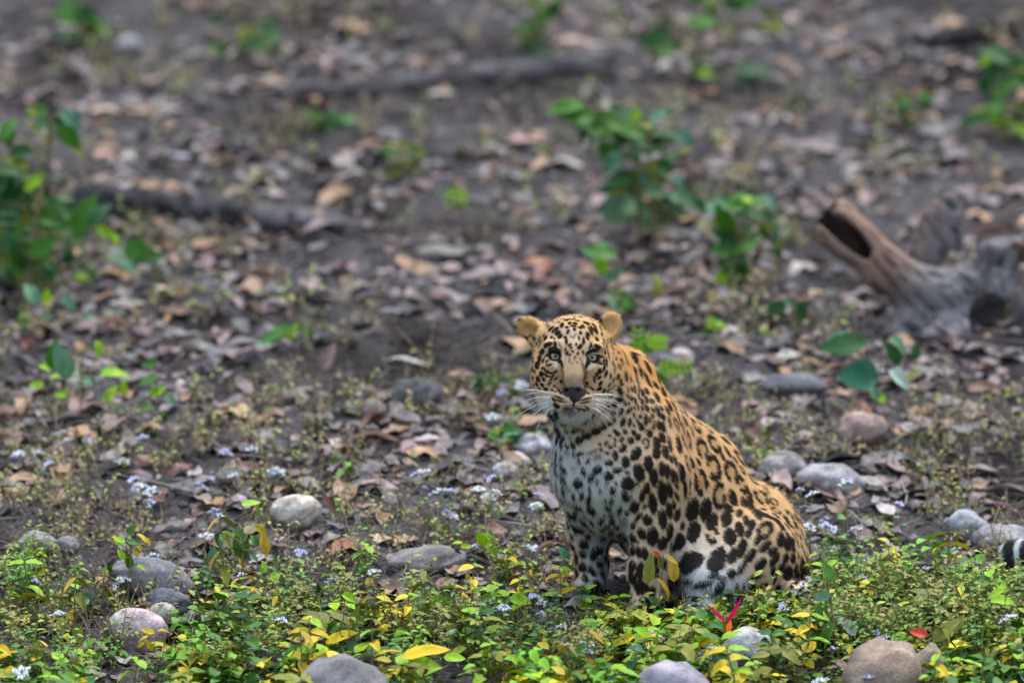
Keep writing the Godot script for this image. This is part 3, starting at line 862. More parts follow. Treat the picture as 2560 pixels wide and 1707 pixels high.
	# backs of the ears and the banded tail tip
	for i in s.p.size():
		var q := s.p[i]
		if extra[i].y > 0.5:
			var l := head_axes.transposed() * (q - head)
			var f := head_axes.transposed() * n[i]
			if absf(l.x) > 0.066 and l.y > 0.05 and (f.z < -0.25 or l.z < -0.02 and f.y > 0.6):
				dark[i] = maxf(dark[i], 0.95)
		elif q.x > 0.72:
			var t := clampf((q.y - 0.0) / 0.1, 0.0, 1.0)
			var band := smoothstep(0.5, 0.8, sin((q.x * 0.8 + q.z * 0.5) * 150.0 + q.y * 40.0)) * 0.8
			dark[i] = 1.0 - band
			s.c[i] = lin(214, 214, 212)
			extra[i].x = 0.016
	for i in dark.size():
		if dark[i] > 0.0:
			s.c[i] = s.c[i].lerp(black, dark[i] * 0.97)


func grow_fur(root: Node3D, s: Shape, n: PackedVector3Array, extra: PackedVector2Array, nose: Vector3):
	var dice := RandomNumberGenerator.new()
	dice.seed = 77
	var p := PackedVector3Array()
	var c := PackedColorArray()
	var nn := PackedVector3Array()
	var down := Vector3(0.38, -0.8, -0.3).normalized()
	for i in range(0, s.t.size(), 3):
		var ia := s.t[i]
		var ib := s.t[i + 1]
		var ic := s.t[i + 2]
		var hair := (extra[ia].x + extra[ib].x + extra[ic].x) / 3.0
		if hair < 0.002:
			continue
		var area := (s.p[ib] - s.p[ia]).cross(s.p[ic] - s.p[ia]).length() * 0.5
		var want := area * (330000.0 if extra[ia].y > 0.5 else (150000.0 if hair > 0.0145 else 190000.0))
		var count := int(want) + (1 if dice.randf() < want - floorf(want) else 0)
		for k in count:
			var f := dice.randf()
			var g := dice.randf()
			if f + g > 1.0:
				f = 1.0 - f
				g = 1.0 - g
			var e := 1.0 - f - g
			var at := s.p[ia] * e + s.p[ib] * f + s.p[ic] * g
			var up := (n[ia] * e + n[ib] * f + n[ic] * g).normalized()
			var flow := down
			if extra[ia].y > 0.5:
				flow = (at - nose).normalized() + Vector3(0, -0.25, 0)
			elif hair > 0.0145:
				flow = Vector3(0.1, -1.0, 0.0)
			flow += Vector3(dice.randf_range(-0.35, 0.35), dice.randf_range(-0.3, 0.3), dice.randf_range(-0.35, 0.35))
			flow = flow - up * flow.dot(up)
			if flow.length() < 0.05:
				continue
			flow = (flow.normalized() + up * (dice.randf_range(0.05, 0.35) if dice.randf() < 0.75 else dice.randf_range(0.35, 0.9))).normalized()
			var l := hair * dice.randf_range(0.6, 1.25)
			var side := flow.cross(up).normalized() * dice.randf_range(0.0005, 0.0009)
			var m := dice.randf_range(0.82, 1.15)
			var col := s.c[ia] * e + s.c[ib] * f + s.c[ic] * g
			col = Color(col.r * m, col.g * m, col.b * m, 1.0)
			var tip := col.lerp(Color(0.62, 0.58, 0.52), 0.05 * clampf(col.r * 4.0, 0.1, 1.0))
			at -= up * 0.0008
			p.append(at - side)
			p.append(at + side)
			p.append(at + flow * l - up * l * l * 5.0)
			c.append(col)
			c.append(col)
			c.append(tip)
			for q in 3:
				nn.append(up)
	# wind the triangles so that their fronts face out
	for i in range(0, p.size(), 3):
		if (p[i + 2] - p[i]).cross(p[i + 1] - p[i]).dot(nn[i]) < 0.0:
			var q := p[i]
			p[i] = p[i + 1]
			p[i + 1] = q
	var a := []
	a.resize(Mesh.ARRAY_MAX)
	a[Mesh.ARRAY_VERTEX] = p
	a[Mesh.ARRAY_NORMAL] = nn
	a[Mesh.ARRAY_COLOR] = c
	var m := ArrayMesh.new()
	m.add_surface_from_arrays(Mesh.PRIMITIVE_TRIANGLES, a)
	var o := piece("fur", m, fur_mat, root)
	o.set_meta("kind", "stuff")


func eyeball(root: Node3D, at: Vector3, axes: Basis, look: Vector3):
	var s := Shape.new()
	var rings := 22
	var sides := 28
	var r := 0.0165
	var z := look.normalized()
	var x := axes.x
	var y := z.cross(x).normalized()
	x = y.cross(z)
	var rows := []
	for i in rings + 1:
		var a := PI * 0.6 * i / rings
		var row := []
		for k in sides:
			var b := TAU * k / sides
			var q := r * sin(a)
			var col := lin(190, 188, 166).lerp(lin(140, 142, 126), clampf(q / 0.010, 0.0, 1.0))
			col = col * (0.9 + 0.2 * grain.get_noise_2d(b * 9.0, q * 300.0))
			if q < 0.0034:
				col = lin(8, 9, 10)
			elif q > 0.0108:
				col = lin(14, 15, 16)
			elif q > 0.0098:
				col = lin(70, 84, 84)
			col.a = 1.0
			row.append(s.vert((x * cos(b) + y * sin(b)) * q + z * r * cos(a), col))
		rows.append(row)
	for i in rings:
		for k in sides:
			s.quad(rows[i][k], rows[i + 1][k], rows[i + 1][(k + 1) % sides], rows[i][(k + 1) % sides])
	piece("eye", s.done(), eye_mat, root, Transform3D(Basis.IDENTITY, at))


func whiskers(root: Node3D, head: Vector3, axes: Basis):
	var dice := RandomNumberGenerator.new()
	dice.seed = 12
	for side in [-1.0, 1.0]:
		for k in 17:
			var row := k % 4
			var s := Shape.new()
			var at := Vector3(side * (0.036 + 0.005 * (k / 4)), -0.079 - 0.009 * row, 0.112 - 0.010 * (k / 4))
			var l := dice.randf_range(0.045, 0.11)
			var dir := Vector3(side, 0.22 - 0.16 * row + dice.randf_range(-0.08, 0.08), -0.15 + dice.randf_range(-0.15, 0.15)).normalized()
			var pts := []
			var radii := []
			for i in 8:
				var t := i / 7.0
				pts.append(head + axes * (at + dir * l * t + Vector3(0, -0.035 * t * t * (0.5 + row * 0.3), -0.03 * t * t)))
				radii.append(lerpf(0.0009, 0.0002, t))
			tube(s, pts, radii, 4, lin(235, 236, 236), lin(215, 216, 216))
			piece("whisker", s.done(), whisker_mat, root)


# ---------------------------------------------------------------- the ground
func steps(from: float, to: float, fine: float, near_lo: float, near_hi: float) -> PackedFloat32Array:
	var out := PackedFloat32Array()
	var x := near_lo
	var low := []
	var gap := fine
	while x > from:
		gap *= 1.35
		x -= gap
		low.push_front(x)
	out.append_array(PackedFloat32Array(low))
	x = near_lo
	while x < near_hi:
		out.append(x)
		x += fine
	gap = fine
	while x < to:
		out.append(x)
		gap *= 1.35
		x += gap
	out.append(to)
	return out


func ground():
	var xs := steps(-90.0, 90.0, 0.022, -2.7, 2.7)
	var zs := steps(-160.0, 40.0, 0.022, -9.6, 1.0)
	var s := Shape.new()
	var grey := lin(120, 113, 113)
	var brown := lin(86, 78, 75)
	var black := lin(26, 24, 25)
	for z in zs:
		for x in xs:
			var a := bumps.get_noise_2d(x * 1.3 + 70.0, z * 0.9)
			var b := grain.get_noise_2d(x * 9.0, z * 9.0)
			var col := grey.lerp(brown, clampf(0.45 + a * 1.2, 0.0, 1.0)).lerp(black, clampf(b * 1.1 + a * 0.5, 0.0, 0.75))
			s.vert(Vector3(x, ground_height(x, z), z), col)
	var w := xs.size()
	for j in zs.size() - 1:
		for i in w - 1:
			s.quad(j * w + i, j * w + i + 1, (j + 1) * w + i + 1, (j + 1) * w + i)
	# counted from far to near, so the fronts look up
	for k in range(0, s.t.size(), 3):
		var q := s.t[k]
		s.t[k] = s.t[k + 1]
		s.t[k + 1] = q
	var m := s.done()
	var o := piece("ground", m, soil, self)
	o.set_meta("kind", "structure")


# ---------------------------------------------------------------- stones
func stone_mesh(r: Vector3, ca: Color, cb: Color, seed_n: float, lumps := 0.12) -> ArrayMesh:
	var s := Shape.new()
	var rows := 22
	var sides := 30
	for i in rows + 1:
		var a := PI * i / rows
		for k in sides:
			var b := TAU * k / sides
			var d := Vector3(sin(a) * cos(b), cos(a), sin(a) * sin(b))
			var m := 1.0 + lumps * (bumps.get_noise_3d(d.x * 0.8 + seed_n, d.y * 0.8, d.z * 0.8) * 2.0) + 0.035 * bumps.get_noise_3d(d.x * 3.0, d.y * 3.0 + seed_n, d.z * 3.0)
			var c := clampf(0.5 + 1.3 * bumps.get_noise_3d(d.x * 1.2, d.y * 1.2 + seed_n, d.z * 1.2 + 5.0), 0.0, 1.0)
			var col := ca.lerp(cb, c)
			if grain.get_noise_3d(d.x * 5.0 + seed_n, d.y * 5.0, d.z * 5.0) > 0.42:
				col = col * 0.72
				col.a = 1.0
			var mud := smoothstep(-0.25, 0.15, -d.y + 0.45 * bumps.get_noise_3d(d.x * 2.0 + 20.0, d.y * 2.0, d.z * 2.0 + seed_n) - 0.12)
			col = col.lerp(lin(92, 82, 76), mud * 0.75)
			if bumps.get_noise_3d(d.x * 7.0, d.y * 7.0 + seed_n, d.z * 7.0) > 0.3:
				col = col.lerp(lin(120, 118, 104), 0.4)
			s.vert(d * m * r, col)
	for i in rows:
		for k in sides:
			var k2 := (k + 1) % sides
			s.quad(i * sides + k, i * sides + k2, (i + 1) * sides + k2, (i + 1) * sides + k)
	for k in range(0, s.t.size(), 3):
		var q := s.t[k]
		s.t[k] = s.t[k + 1]
		s.t[k + 1] = q
	return s.done()


var stone_spots := []


func on_stone(x: float, z: float) -> bool:
	# trodden patches where nothing grows: round the four stones, on the grey soil, before the forelegs
	for q in [[-0.922, -0.106, 0.15, 0.42], [-0.205, -0.33, 0.16, 0.2], [-0.598, -0.446, 0.2, 0.16], [0.262, -0.135, 0.13, 0.1], [0.531, 0.369, 0.09, 0.16]]:
		if Vector2((x - q[0]) / q[2], (z - q[1]) / q[3]).length() < 1.0 + 0.5 * bumps.get_noise_2d(x * 6.0, z * 6.0):
			return true
	for q in stone_spots:
		var d := Vector2((x - q[0]) / (q[2] * 1.05), (z - q[1] - q[3] * 0.5) / (q[3] * 1.5))
		if d.length() < 1.0:
			return true
	return false


func stone(label: String, r: Vector3, ca: Color, cb: Color, x: float, z: float, tilt: float, sink: float):
	var t := thing("stone", label, "stone", on_ground(x, z, r.y * (1.0 - 2.0 * sink)), 0.0)
	stone_spots.append([x, z, r.x, r.z])
	var o := stone_mesh(r, ca, cb, x * 7.0 + z * 3.0)
	remove_child(t)
	t.free()
	used["stone"] -= 1
	var m := piece("stone", o, rock, self, Transform3D(Basis(Vector3.BACK, -deg_to_rad(tilt)), on_ground(x, z, r.y * (1.0 - 2.0 * sink))))
	tag(m, label, "stone", "stones on the ground")


func stones():
	stone("smooth pale egg-shaped stone with one dark dot, in dry weeds", v(0.07, 0.053, 0.063), lin(235, 226, 209), lin(181, 162, 138), -0.568, -0.724, 0, 0.22)
	stone("long flat grey stone sloping down to one side, behind two rounder stones", v(0.104, 0.057, 0.062), lin(165, 160, 160), lin(127, 123, 125), -0.914, -0.223, 14, 0.25)
	stone("dark grey rounded stone wedged below the long flat grey stone", v(0.058, 0.042, 0.053), lin(132, 129, 134), lin(99, 99, 105), -0.87, -0.095, 8, 0.2)
	stone("oval stone, rosy at one end and cream at the other, with yellow weeds before it", v(0.078, 0.068, 0.063), lin(226, 204, 200), lin(194, 162, 162), -0.932, 0.115, 18, 0.25)
	stone("small cream stone half hidden behind the rosy oval stone", v(0.037, 0.035, 0.033), lin(215, 206, 189), lin(162, 155, 144), -0.875, 0.003, 10, 0.2)
	stone("large dull grey boulder cut off by the bottom edge, yellow sprout before it", v(0.114, 0.08, 0.103), lin(154, 147, 147), lin(112, 108, 110), -0.402, 0.673, 0, 0.3)
	stone("pale lilac-grey boulder at the bottom edge under bright green leaves", v(0.098, 0.079, 0.088), lin(204, 193, 200), lin(162, 153, 162), 0.389, 0.67, 16, 0.3)
	stone("whitish stone in the weeds just below the pink flower", v(0.071, 0.056, 0.056), lin(235, 231, 226), lin(172, 166, 159), 0.586, 0.297, 8, 0.25)
	stone("small white stone beside the red seedling leaf", v(0.038, 0.032, 0.03), lin(226, 220, 220), lin(181, 172, 172), 0.498, 0.36, -6, 0.2)
	stone("big smooth brown-beige boulder among the weeds at the bottom", v(0.101, 0.109, 0.096), lin(193, 167, 143), lin(138, 116, 99), 0.889, 0.635, 10, 0.3)
	stone("cream slab leaning on the big brown-beige boulder", v(0.05, 0.088, 0.03), lin(215, 195, 167), lin(162, 144, 120), 0.987, 0.55, 20, 0.3)
	stone("dark grey stone just behind the big brown-beige boulder", v(0.043, 0.039, 0.038), lin(110, 107, 112), lin(79, 77, 82), 0.922, 0.138, 0, 0.2)
	stone("round pinkish stone alone on the bare litter beyond the rump", v(0.069, 0.056, 0.062), lin(204, 169, 154), lin(151, 127, 120), 0.969, -1.528, 0, 0.18)
	stone("rounded grey-beige stone just behind the back of the leopard", v(0.066, 0.049, 0.053), lin(193, 182, 176), lin(138, 129, 125), 0.739, -1.195, 6, 0.2)
	stone("long pale grey stone behind the white flower clusters", v(0.089, 0.051, 0.062), lin(202, 195, 193), lin(146, 140, 140), 0.853, -1.087, 10, 0.2)
	stone("flat blue-grey stone lying upslope of the shoulders", v(0.094, 0.038, 0.066), lin(136, 134, 140), lin(103, 101, 108), 0.805, -1.985, 0, 0.2)
	stone("blocky dark grey rock under the moss, beside the head", v(0.076, 0.053, 0.061), lin(105, 103, 107), lin(79, 82, 75), -0.273, -1.799, -6, 0.32)
	stone("pale grey stone near the rear, in front of a second pale one", v(0.059, 0.048, 0.047), lin(189, 191, 193), lin(138, 138, 144), 1.191, -0.723, 0, 0.2)
	stone("pale stone next to the black tail tip", v(0.08, 0.049, 0.064), lin(193, 187, 182), lin(136, 131, 133), 1.281, -0.664, 6, 0.2)
	stone("flat grey slab set in bare soil behind the stick", v(0.097, 0.04, 0.068), lin(162, 154, 149), lin(120, 114, 112), -0.22, -0.403, -4, 0.35)
	stone("white-grey stone beside the white chest", v(0.05, 0.044, 0.045), lin(209, 204, 206), lin(151, 146, 151), 0.057, -1.388, 8, 0.2)
	stone("pale grey lump of stone in the litter beside the dead leaves at left", v(0.052, 0.037, 0.041), lin(176, 167, 165), lin(127, 120, 120), -1.233, -0.528, 0, 0.25)
	stone("lilac-grey cobble lying behind the broken yellow sapling", v(0.03, 0.027, 0.024), lin(165, 156, 158), lin(120, 114, 118), -1.153, -0.525, 20, 0.2)
	stone("tan-grey cobble on the litter halfway up, left of the head", v(0.038, 0.036, 0.034), lin(173, 156, 143), lin(127, 114, 105), -0.388, -1.655, 0, 0.2)
	stone("small pale cobble in the white flowers", v(0.037, 0.034, 0.033), lin(202, 191, 182), lin(151, 142, 133), -0.019, -1.15, 0, 0.2)
	stone("white cobble far up the slope beside two tan leaves", v(0.046, 0.047, 0.042), lin(193, 189, 189), lin(140, 136, 138), -1.389, -6.459, 0, 0.2)
	# pebbles and clods too small and too many to tell apart
	var s := stone_mesh(Vector3(1, 0.62, 0.85), Color.WHITE, Color(0.7, 0.7, 0.7), 3.0, 0.2)
	var xfs := []
	var cols := PackedColorArray()
	for i in 6800:
		var z := -9.2 + 9.9 * pow(rng.randf(), 0.8)
		var x := rng.randf_range(-1.0, 1.0) * (1.9 + 0.13 * maxf(-z, 0.0))
		var r := 0.004 + 0.012 * pow(rng.randf(), 3.0)
		var b := Basis.from_euler(Vector3(rng.randf() * 0.5, rng.randf() * TAU, 0)).scaled(Vector3.ONE * r)
		xfs.append(Transform3D(b, on_ground(x, z, r * 0.2)))
		var g := rng.randf_range(0.35, 1.0)
		cols.append(lin(150 * g, 138 * g, 132 * g))
	stuff("soil_clods", "crumbs of soil and grit between the leaves", s, rock, xfs, cols)


# ---------------------------------------------------------------- dead wood
func ground_path(pts: Array, r: float, lift := 0.7, n := 18) -> Array:
	var c := Curve3D.new()
	for q in pts:
		c.add_point(on_ground(q[0], q[1], r * lift + (q[2] if q.size() > 2 else 0.0)))
	var out := []
	for i in n + 1:
		out.append(c.sample_baked(c.get_baked_length() * i / n))
	return out


func log_on_ground(called: String, label: String, category: String, pts: Array, r0: float, r1: float, ca: Color, cb: Color, lift := 0.55, sides := 12):
	var s := Shape.new()
	var path := ground_path(pts, minf(r0, r1), lift, 30)
	var radii := []
	for i in path.size():
		var t := float(i) / (path.size() - 1)
		radii.append(lerpf(r0, r1, t) * (1.0 + 0.22 * bumps.get_noise_2d(i * 0.35, r0 * 100.0)))
		path[i] += Vector3(0, 0.35 * r0 * bumps.get_noise_2d(i * 0.3 + 50.0, r1 * 300.0), 0.4 * r0 * bumps.get_noise_2d(i * 0.3, 9.0))
	tube(s, path, radii, sides, ca, cb, 0.3)
	var o := piece(called, s.done(), bark, self)
	tag(o, label, category)


func wood():
	var grey := lin(118, 110, 108)
	var dark := lin(56, 51, 52)
	var pale := lin(170, 158, 148)
	log_on_ground("fallen_log", "dark rotting log lying across the litter at the left", "log", [[-1.402, -4.129], [-1.126, -4.045], [-0.867, -3.973]], 0.059, 0.041, lin(96, 92, 94), lin(44, 42, 44), 0.9)
	log_on_ground("fallen_log", "paler split length of wood continuing from the dark rotting log", "log", [[-0.816, -3.976], [-0.662, -3.937], [-0.475, -3.843]], 0.043, 0.025, lin(150, 142, 140), lin(82, 76, 74), 0.8)
	log_on_ground("fallen_branch", "long thin grey branch lying across the top of the slope", "branch", [[-0.819, -5.606], [-0.391, -5.747], [-0.028, -5.928], [0.343, -6.175]], 0.031, 0.051, lin(142, 135, 134), dark, 0.9)
	log_on_ground("fallen_branch", "dark branch end at the top behind the long grey branch", "branch", [[0.17, -6.008], [0.454, -6.047], [0.707, -5.987]], 0.021, 0.013, lin(76, 70, 70), dark)
	log_on_ground("fallen_log", "dark log in the top corner above the stump", "log", [[1.528, -6.574], [1.743, -6.714], [1.975, -6.849]], 0.038, 0.05, lin(92, 86, 84), dark)
	log_on_ground("fallen_branch", "straight dark branch lying below the stump", "branch", [[1.096, -2.579], [1.307, -2.568], [1.554, -2.559]], 0.014, 0.024, lin(88, 80, 78), dark)
	log_on_ground("stick", "stout pale stick end entering from the left edge", "stick", [[-1.455, -1.999], [-1.411, -1.992], [-1.359, -1.972]], 0.017, 0.016, pale, lin(128, 112, 104))
	log_on_ground("stick", "straight thin pale stick behind the young light green plant", "stick", [[-1.386, -2.731], [-1.294, -2.703], [-1.202, -2.663]], 0.009, 0.006, pale, grey)
	log_on_ground("stick", "thin dark twig running from the egg-shaped stone to a bleached one", "twig", [[-0.606, -0.649], [-0.511, -0.635], [-0.431, -0.657]], 0.004, 0.005, lin(110, 100, 94), lin(76, 68, 64))
	log_on_ground("stick", "bleached crooked stick standing by the rust-brown leaf", "stick", [[-0.408, -0.531], [-0.411, -0.536, 0.035], [-0.4, -0.536, 0.06], [-0.404, -0.536, 0.1]], 0.008, 0.006, lin(206, 196, 188), pale, 0.2)
	log_on_ground("stick", "short grey stick with a bark strip, left of the far foreleg", "stick", [[-0.181, -0.484], [-0.103, -0.446], [-0.031, -0.413]], 0.007, 0.004, lin(160, 146, 132), lin(104, 94, 86))
	log_on_ground("stick", "dark sliver of wood behind the long flat grey stone", "stick", [[-0.848, -0.351], [-0.796, -0.303], [-0.748, -0.261]], 0.011, 0.005, lin(66, 64, 68), lin(44, 43, 46))
	log_on_ground("fallen_branch", "curved weathered root by the dusky pink leaf upslope of the back", "branch", [[0.79, -1.618], [0.854, -1.783], [0.919, -1.949]], 0.016, 0.009, lin(150, 138, 134), grey)
	log_on_ground("fallen_branch", "thin pale branch slanting through the middle of the slope", "branch", [[-0.517, -4.227], [-0.379, -4.451], [-0.252, -4.711], [-0.146, -4.787]], 0.008, 0.005, pale, grey)
	log_on_ground("stick", "thin twig leaning behind the bare slab", "twig", [[-0.277, -0.37], [-0.243, -0.473, 0.03], [-0.213, -0.593, 0.07]], 0.004, 0.003, lin(92, 82, 76), dark)
	stump()
	# matted dead grass between the weeds
	var st := Shape.new()
	tube(st, [Vector3(-0.5, 0, 0), Vector3(-0.15, 0.05, 0.05), Vector3(0.2, 0.03, 0.03), Vector3(0.5, 0.09, -0.04)], [0.008, 0.009, 0.008, 0.003], 3, Color.WHITE, Color(0.75, 0.72, 0.68), 0.0, false)
	var sx := []
	var sc := PackedColorArray()
	for i in 7000:
		var z := 0.62 - 2.6 * pow(rng.randf(), 1.3)
		var x := rng.randf_range(-1.8, 1.8)
		if in_leopard(x, z) or bumps.get_noise_2d(x * 2.0 + 90.0, z * 1.6) < -0.22:
			continue
		var l := 0.03 + 0.09 * rng.randf()
		sx.append(Transform3D(Basis.from_euler(Vector3(rng.randf_range(-0.3, 0.3), rng.randf() * TAU, rng.randf_range(-0.15, 0.6))).scaled(Vector3.ONE * l), on_ground(x, z, 0.004 + 0.012 * rng.randf())))
		sc.append(lin(104, 90, 76).lerp(lin(196, 180, 152), rng.randf()))
	for i in 4200:
		var z := -1.8 - 7.4 * rng.randf()
		var x := rng.randf_range(-1.0, 1.0) * (1.9 + 0.13 * maxf(-z, 0.0))
		if bumps.get_noise_2d(x * 1.1 + 90.0, z * 0.9) < -0.1:
			continue
		var l := 0.05 + 0.16 * rng.randf()
		sx.append(Transform3D(Basis.from_euler(Vector3(rng.randf_range(-0.3, 0.3), rng.randf() * TAU, rng.randf_range(-0.1, 0.7))).scaled(Vector3.ONE * l), on_ground(x, z, 0.004 + 0.012 * rng.randf())))
		sc.append(lin(84, 74, 64).lerp(lin(176, 164, 142), rng.randf()))
	stuff("dead_grass", "matted straw-coloured bits of dead grass on the ground", st.done(), stalk, sx, sc)
	# loose twigs, too many and too thin to tell apart
	var s := Shape.new()
	tube(s, [Vector3(-0.5, 0, 0), Vector3(-0.2, 0.01, 0.03), Vector3(0.15, 0.025, -0.01), Vector3(0.5, 0.0, 0.02)], [0.011, 0.012, 0.009, 0.005], 5, Color.WHITE, Color(0.6, 0.58, 0.56))
	var xfs := []
	var cols := PackedColorArray()
	for i in 2000:
		var z := -9.2 + 9.8 * pow(rng.randf(), 0.85)
		var x := rng.randf_range(-1.0, 1.0) * (1.9 + 0.13 * maxf(-z, 0.0))
		var l := 0.06 + 0.22 * pow(rng.randf(), 2.0)
		var b := Basis.from_euler(Vector3(rng.randf_range(-0.2, 0.2), rng.randf() * TAU, rng.randf_range(-0.15, 0.25))).scaled(Vector3.ONE * l)
		xfs.append(Transform3D(b, on_ground(x, z, 0.006)))
		cols.append(lin(70, 62, 58).lerp(lin(176, 164, 152), pow(rng.randf(), 1.6)))
	stuff("loose_twigs", "thin dry twigs strewn through the litter", s.done(), stalk, xfs, cols)


func stump():
	var at := on_ground(1.254, -2.81)
	var t := thing("hollow_stump", "grey dead tree stump with a hollow broken limb pointing up to one side", "tree stump", at)
	var u: float = 0.001
	var grey := lin(152, 145, 143)
	var warm := lin(190, 152, 126)
	var dark := lin(54, 48, 48)
	clear_field()
	# hollow limb, saddle, second limb, trunk and spreading roots, in photograph-sized units
	limb(v(-296, 318, 74), 70, v(-150, 185, 60), 54, 30)
	limb(v(-150, 185, 60), 58, v(-30, 105, 40), 62, 30)
	limb(v(-30, 105, 40), 62, v(50, 95, 30), 66, 40)
	limb(v(40, 100, 40), 52, v(90, 140, 40), 38, 24)
	limb(v(90, 140, 40), 38, v(165, 225, 20), 30, 20)
	limb(v(165, 225, 20), 30, v(215, 232, 10), 16, 16)
	limb(v(165, 90, -80), 84, v(215, 190, -90), 48, 30)
	limb(v(210, 200, -70), 50, v(300, 235, -80), 30, 20)
	limb(v(90, 60, 0), 88, v(60, -30, 10), 110, 50)
	limb(v(40, 80, 30), 60, v(-90, -10, 90), 42,16)
	limb(v(30, 80, 20), 50, v(-140, 10, 40), 26,16)
	limb(v(60, 60, 40), 50, v(-20, -30, 170), 34,16)
	limb(v(100, 60, 40), 46, v(60, -40, 190), 30,16)
	limb(v(190, 120, -40), 50, v(250, -30, -10), 60, 40)
	limb(v(0, 70, 20), 62, v(-110, -30, 110), 40, 40)
	lump(v(225, 30, 90), v(140, 76, 90), v(0.97, 0.25, 0), v(-0.25, 0.97, 0), 16, true)
	lump(v(150, 90, 110), v(50, 40, 60), Vector3.RIGHT, Vector3.UP, 16, true)
	lump(v(118, 205, 50), v(30, 40, 40), Vector3.RIGHT, Vector3.UP, 14, true)
	lump(v(15, 255, -110), v(62, 130, 26), v(0.93, -0.36, 0), v(0.36, 0.93, 0), 20)
	lump(v(70, 290, -120), v(30, 90, 22), v(0.98, 0.2, 0), v(-0.2, 0.98, 0), 14)
	# the broken end: hollow all along, its front wall torn open
	limb(v(-340, 360, 80), 50, v(-160, 200, 72), 34, 8)
	kinds[kinds.size() - 1] = 3
	lump(v(-262, 285, 140), v(104, 38, 52), v(0.74, -0.67, 0.0), v(0.67, 0.74, 0.0), 8, true)
	lump(v(-362, 384, 76), v(50, 120, 120), v(0.74, -0.67, 0.0), v(0.67, 0.74, 0.0), 10, true)
	var s := Shape.new()
	surface_nets(s, v(-360, -110, -200), v(380, 400, 280), 9.0, Vector3.ZERO, 0.0, 9000.0)
	for i in s.p.size():
		var q := s.p[i]
		var across := q.x * 0.67 + q.y * 0.74
		var along := q.x * 0.74 - q.y * 0.67
		var upright := clampf((q.x - 10.0) / 60.0 + (30.0 - q.y) / 60.0, 0.0, 1.0)
		var ridge := lerpf(grain.get_noise_3d(across * 0.05, along * 0.006, q.z * 0.05), grain.get_noise_3d(q.x * 0.04 + 7.0, q.y * 0.008, q.z * 0.04), upright)
		var fine := grain.get_noise_3d(q.x * 0.06, q.y * 0.02, q.z * 0.06)
		var col := grey.lerp(warm, clampf((-q.x - 20.0) / 160.0 + (q.y - 150.0) / 300.0, 0.0, 0.85))
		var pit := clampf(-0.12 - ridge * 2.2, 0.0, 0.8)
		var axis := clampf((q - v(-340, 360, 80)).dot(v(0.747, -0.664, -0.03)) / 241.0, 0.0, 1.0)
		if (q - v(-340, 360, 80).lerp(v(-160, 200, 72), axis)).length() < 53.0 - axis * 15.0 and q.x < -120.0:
			pit = 0.78 - ridge  # darkness inside the hollow limb is painted into its colour
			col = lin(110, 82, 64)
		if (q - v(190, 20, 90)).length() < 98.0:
			pit = 0.8  # shade of the root cavity, painted into the wood colour
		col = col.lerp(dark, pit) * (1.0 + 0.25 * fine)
		col.a = 1.0
		s.c[i] = col
		s.p[i] = (q + Vector3(fine * 3.0 + ridge * 6.0, ridge * 9.0, ridge * 10.0)) * u
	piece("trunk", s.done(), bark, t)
	for k in 5:
		s = Shape.new()
		var b := v(225 + k * 12, 205, -50) * u
		tube(s, [b, b + v(10 + 16 * k, 26 + 8 * (k % 3), 14) * u, b + v(22 + 24 * k, 44 - 6 * k, 30) * u], [20 * u, 13 * u, 4 * u], 8, warm, dark, 0.3)
		piece("splinter", s.done(), bark, t)
	clear_field()


# ---------------------------------------------------------------- living plants
var greens := []
var leaf_cache := {}


func tones():
	#        mid green         lime            dark green       grey green, sky sheen painted in  olive          teal           pale           yellow          mustard        red            dry brown      pink            orange
	greens = [lin(64, 114, 26), lin(142, 184, 22), lin(30, 80, 20), lin(98, 142, 104), lin(118, 122, 34), lin(62, 126, 88), lin(176, 196, 170), lin(216, 186, 16), lin(180, 144, 20), lin(206, 66, 40), lin(122, 84, 48), lin(255, 30, 112), lin(255, 120, 36)]


func green_leaf(kind: int, variant: int, wide: float) -> ArrayMesh:
	var key := "%d_%d_%.2f" % [kind, variant, wide]
	if not leaf_cache.has(key):
		var s := Shape.new()
		var c: Color = greens[kind]
		var d := c * rng.randf_range(0.75, 0.95)
		d.a = 1.0
		add_leaf(s, Transform3D.IDENTITY, 1.0, wide, 0.15 + 0.12 * variant, 0.3 + 0.35 * variant, 0.06, d, c, 8, 2, 0.72, 0.35)
		leaf_cache[key] = s.done()
	return leaf_cache[key]


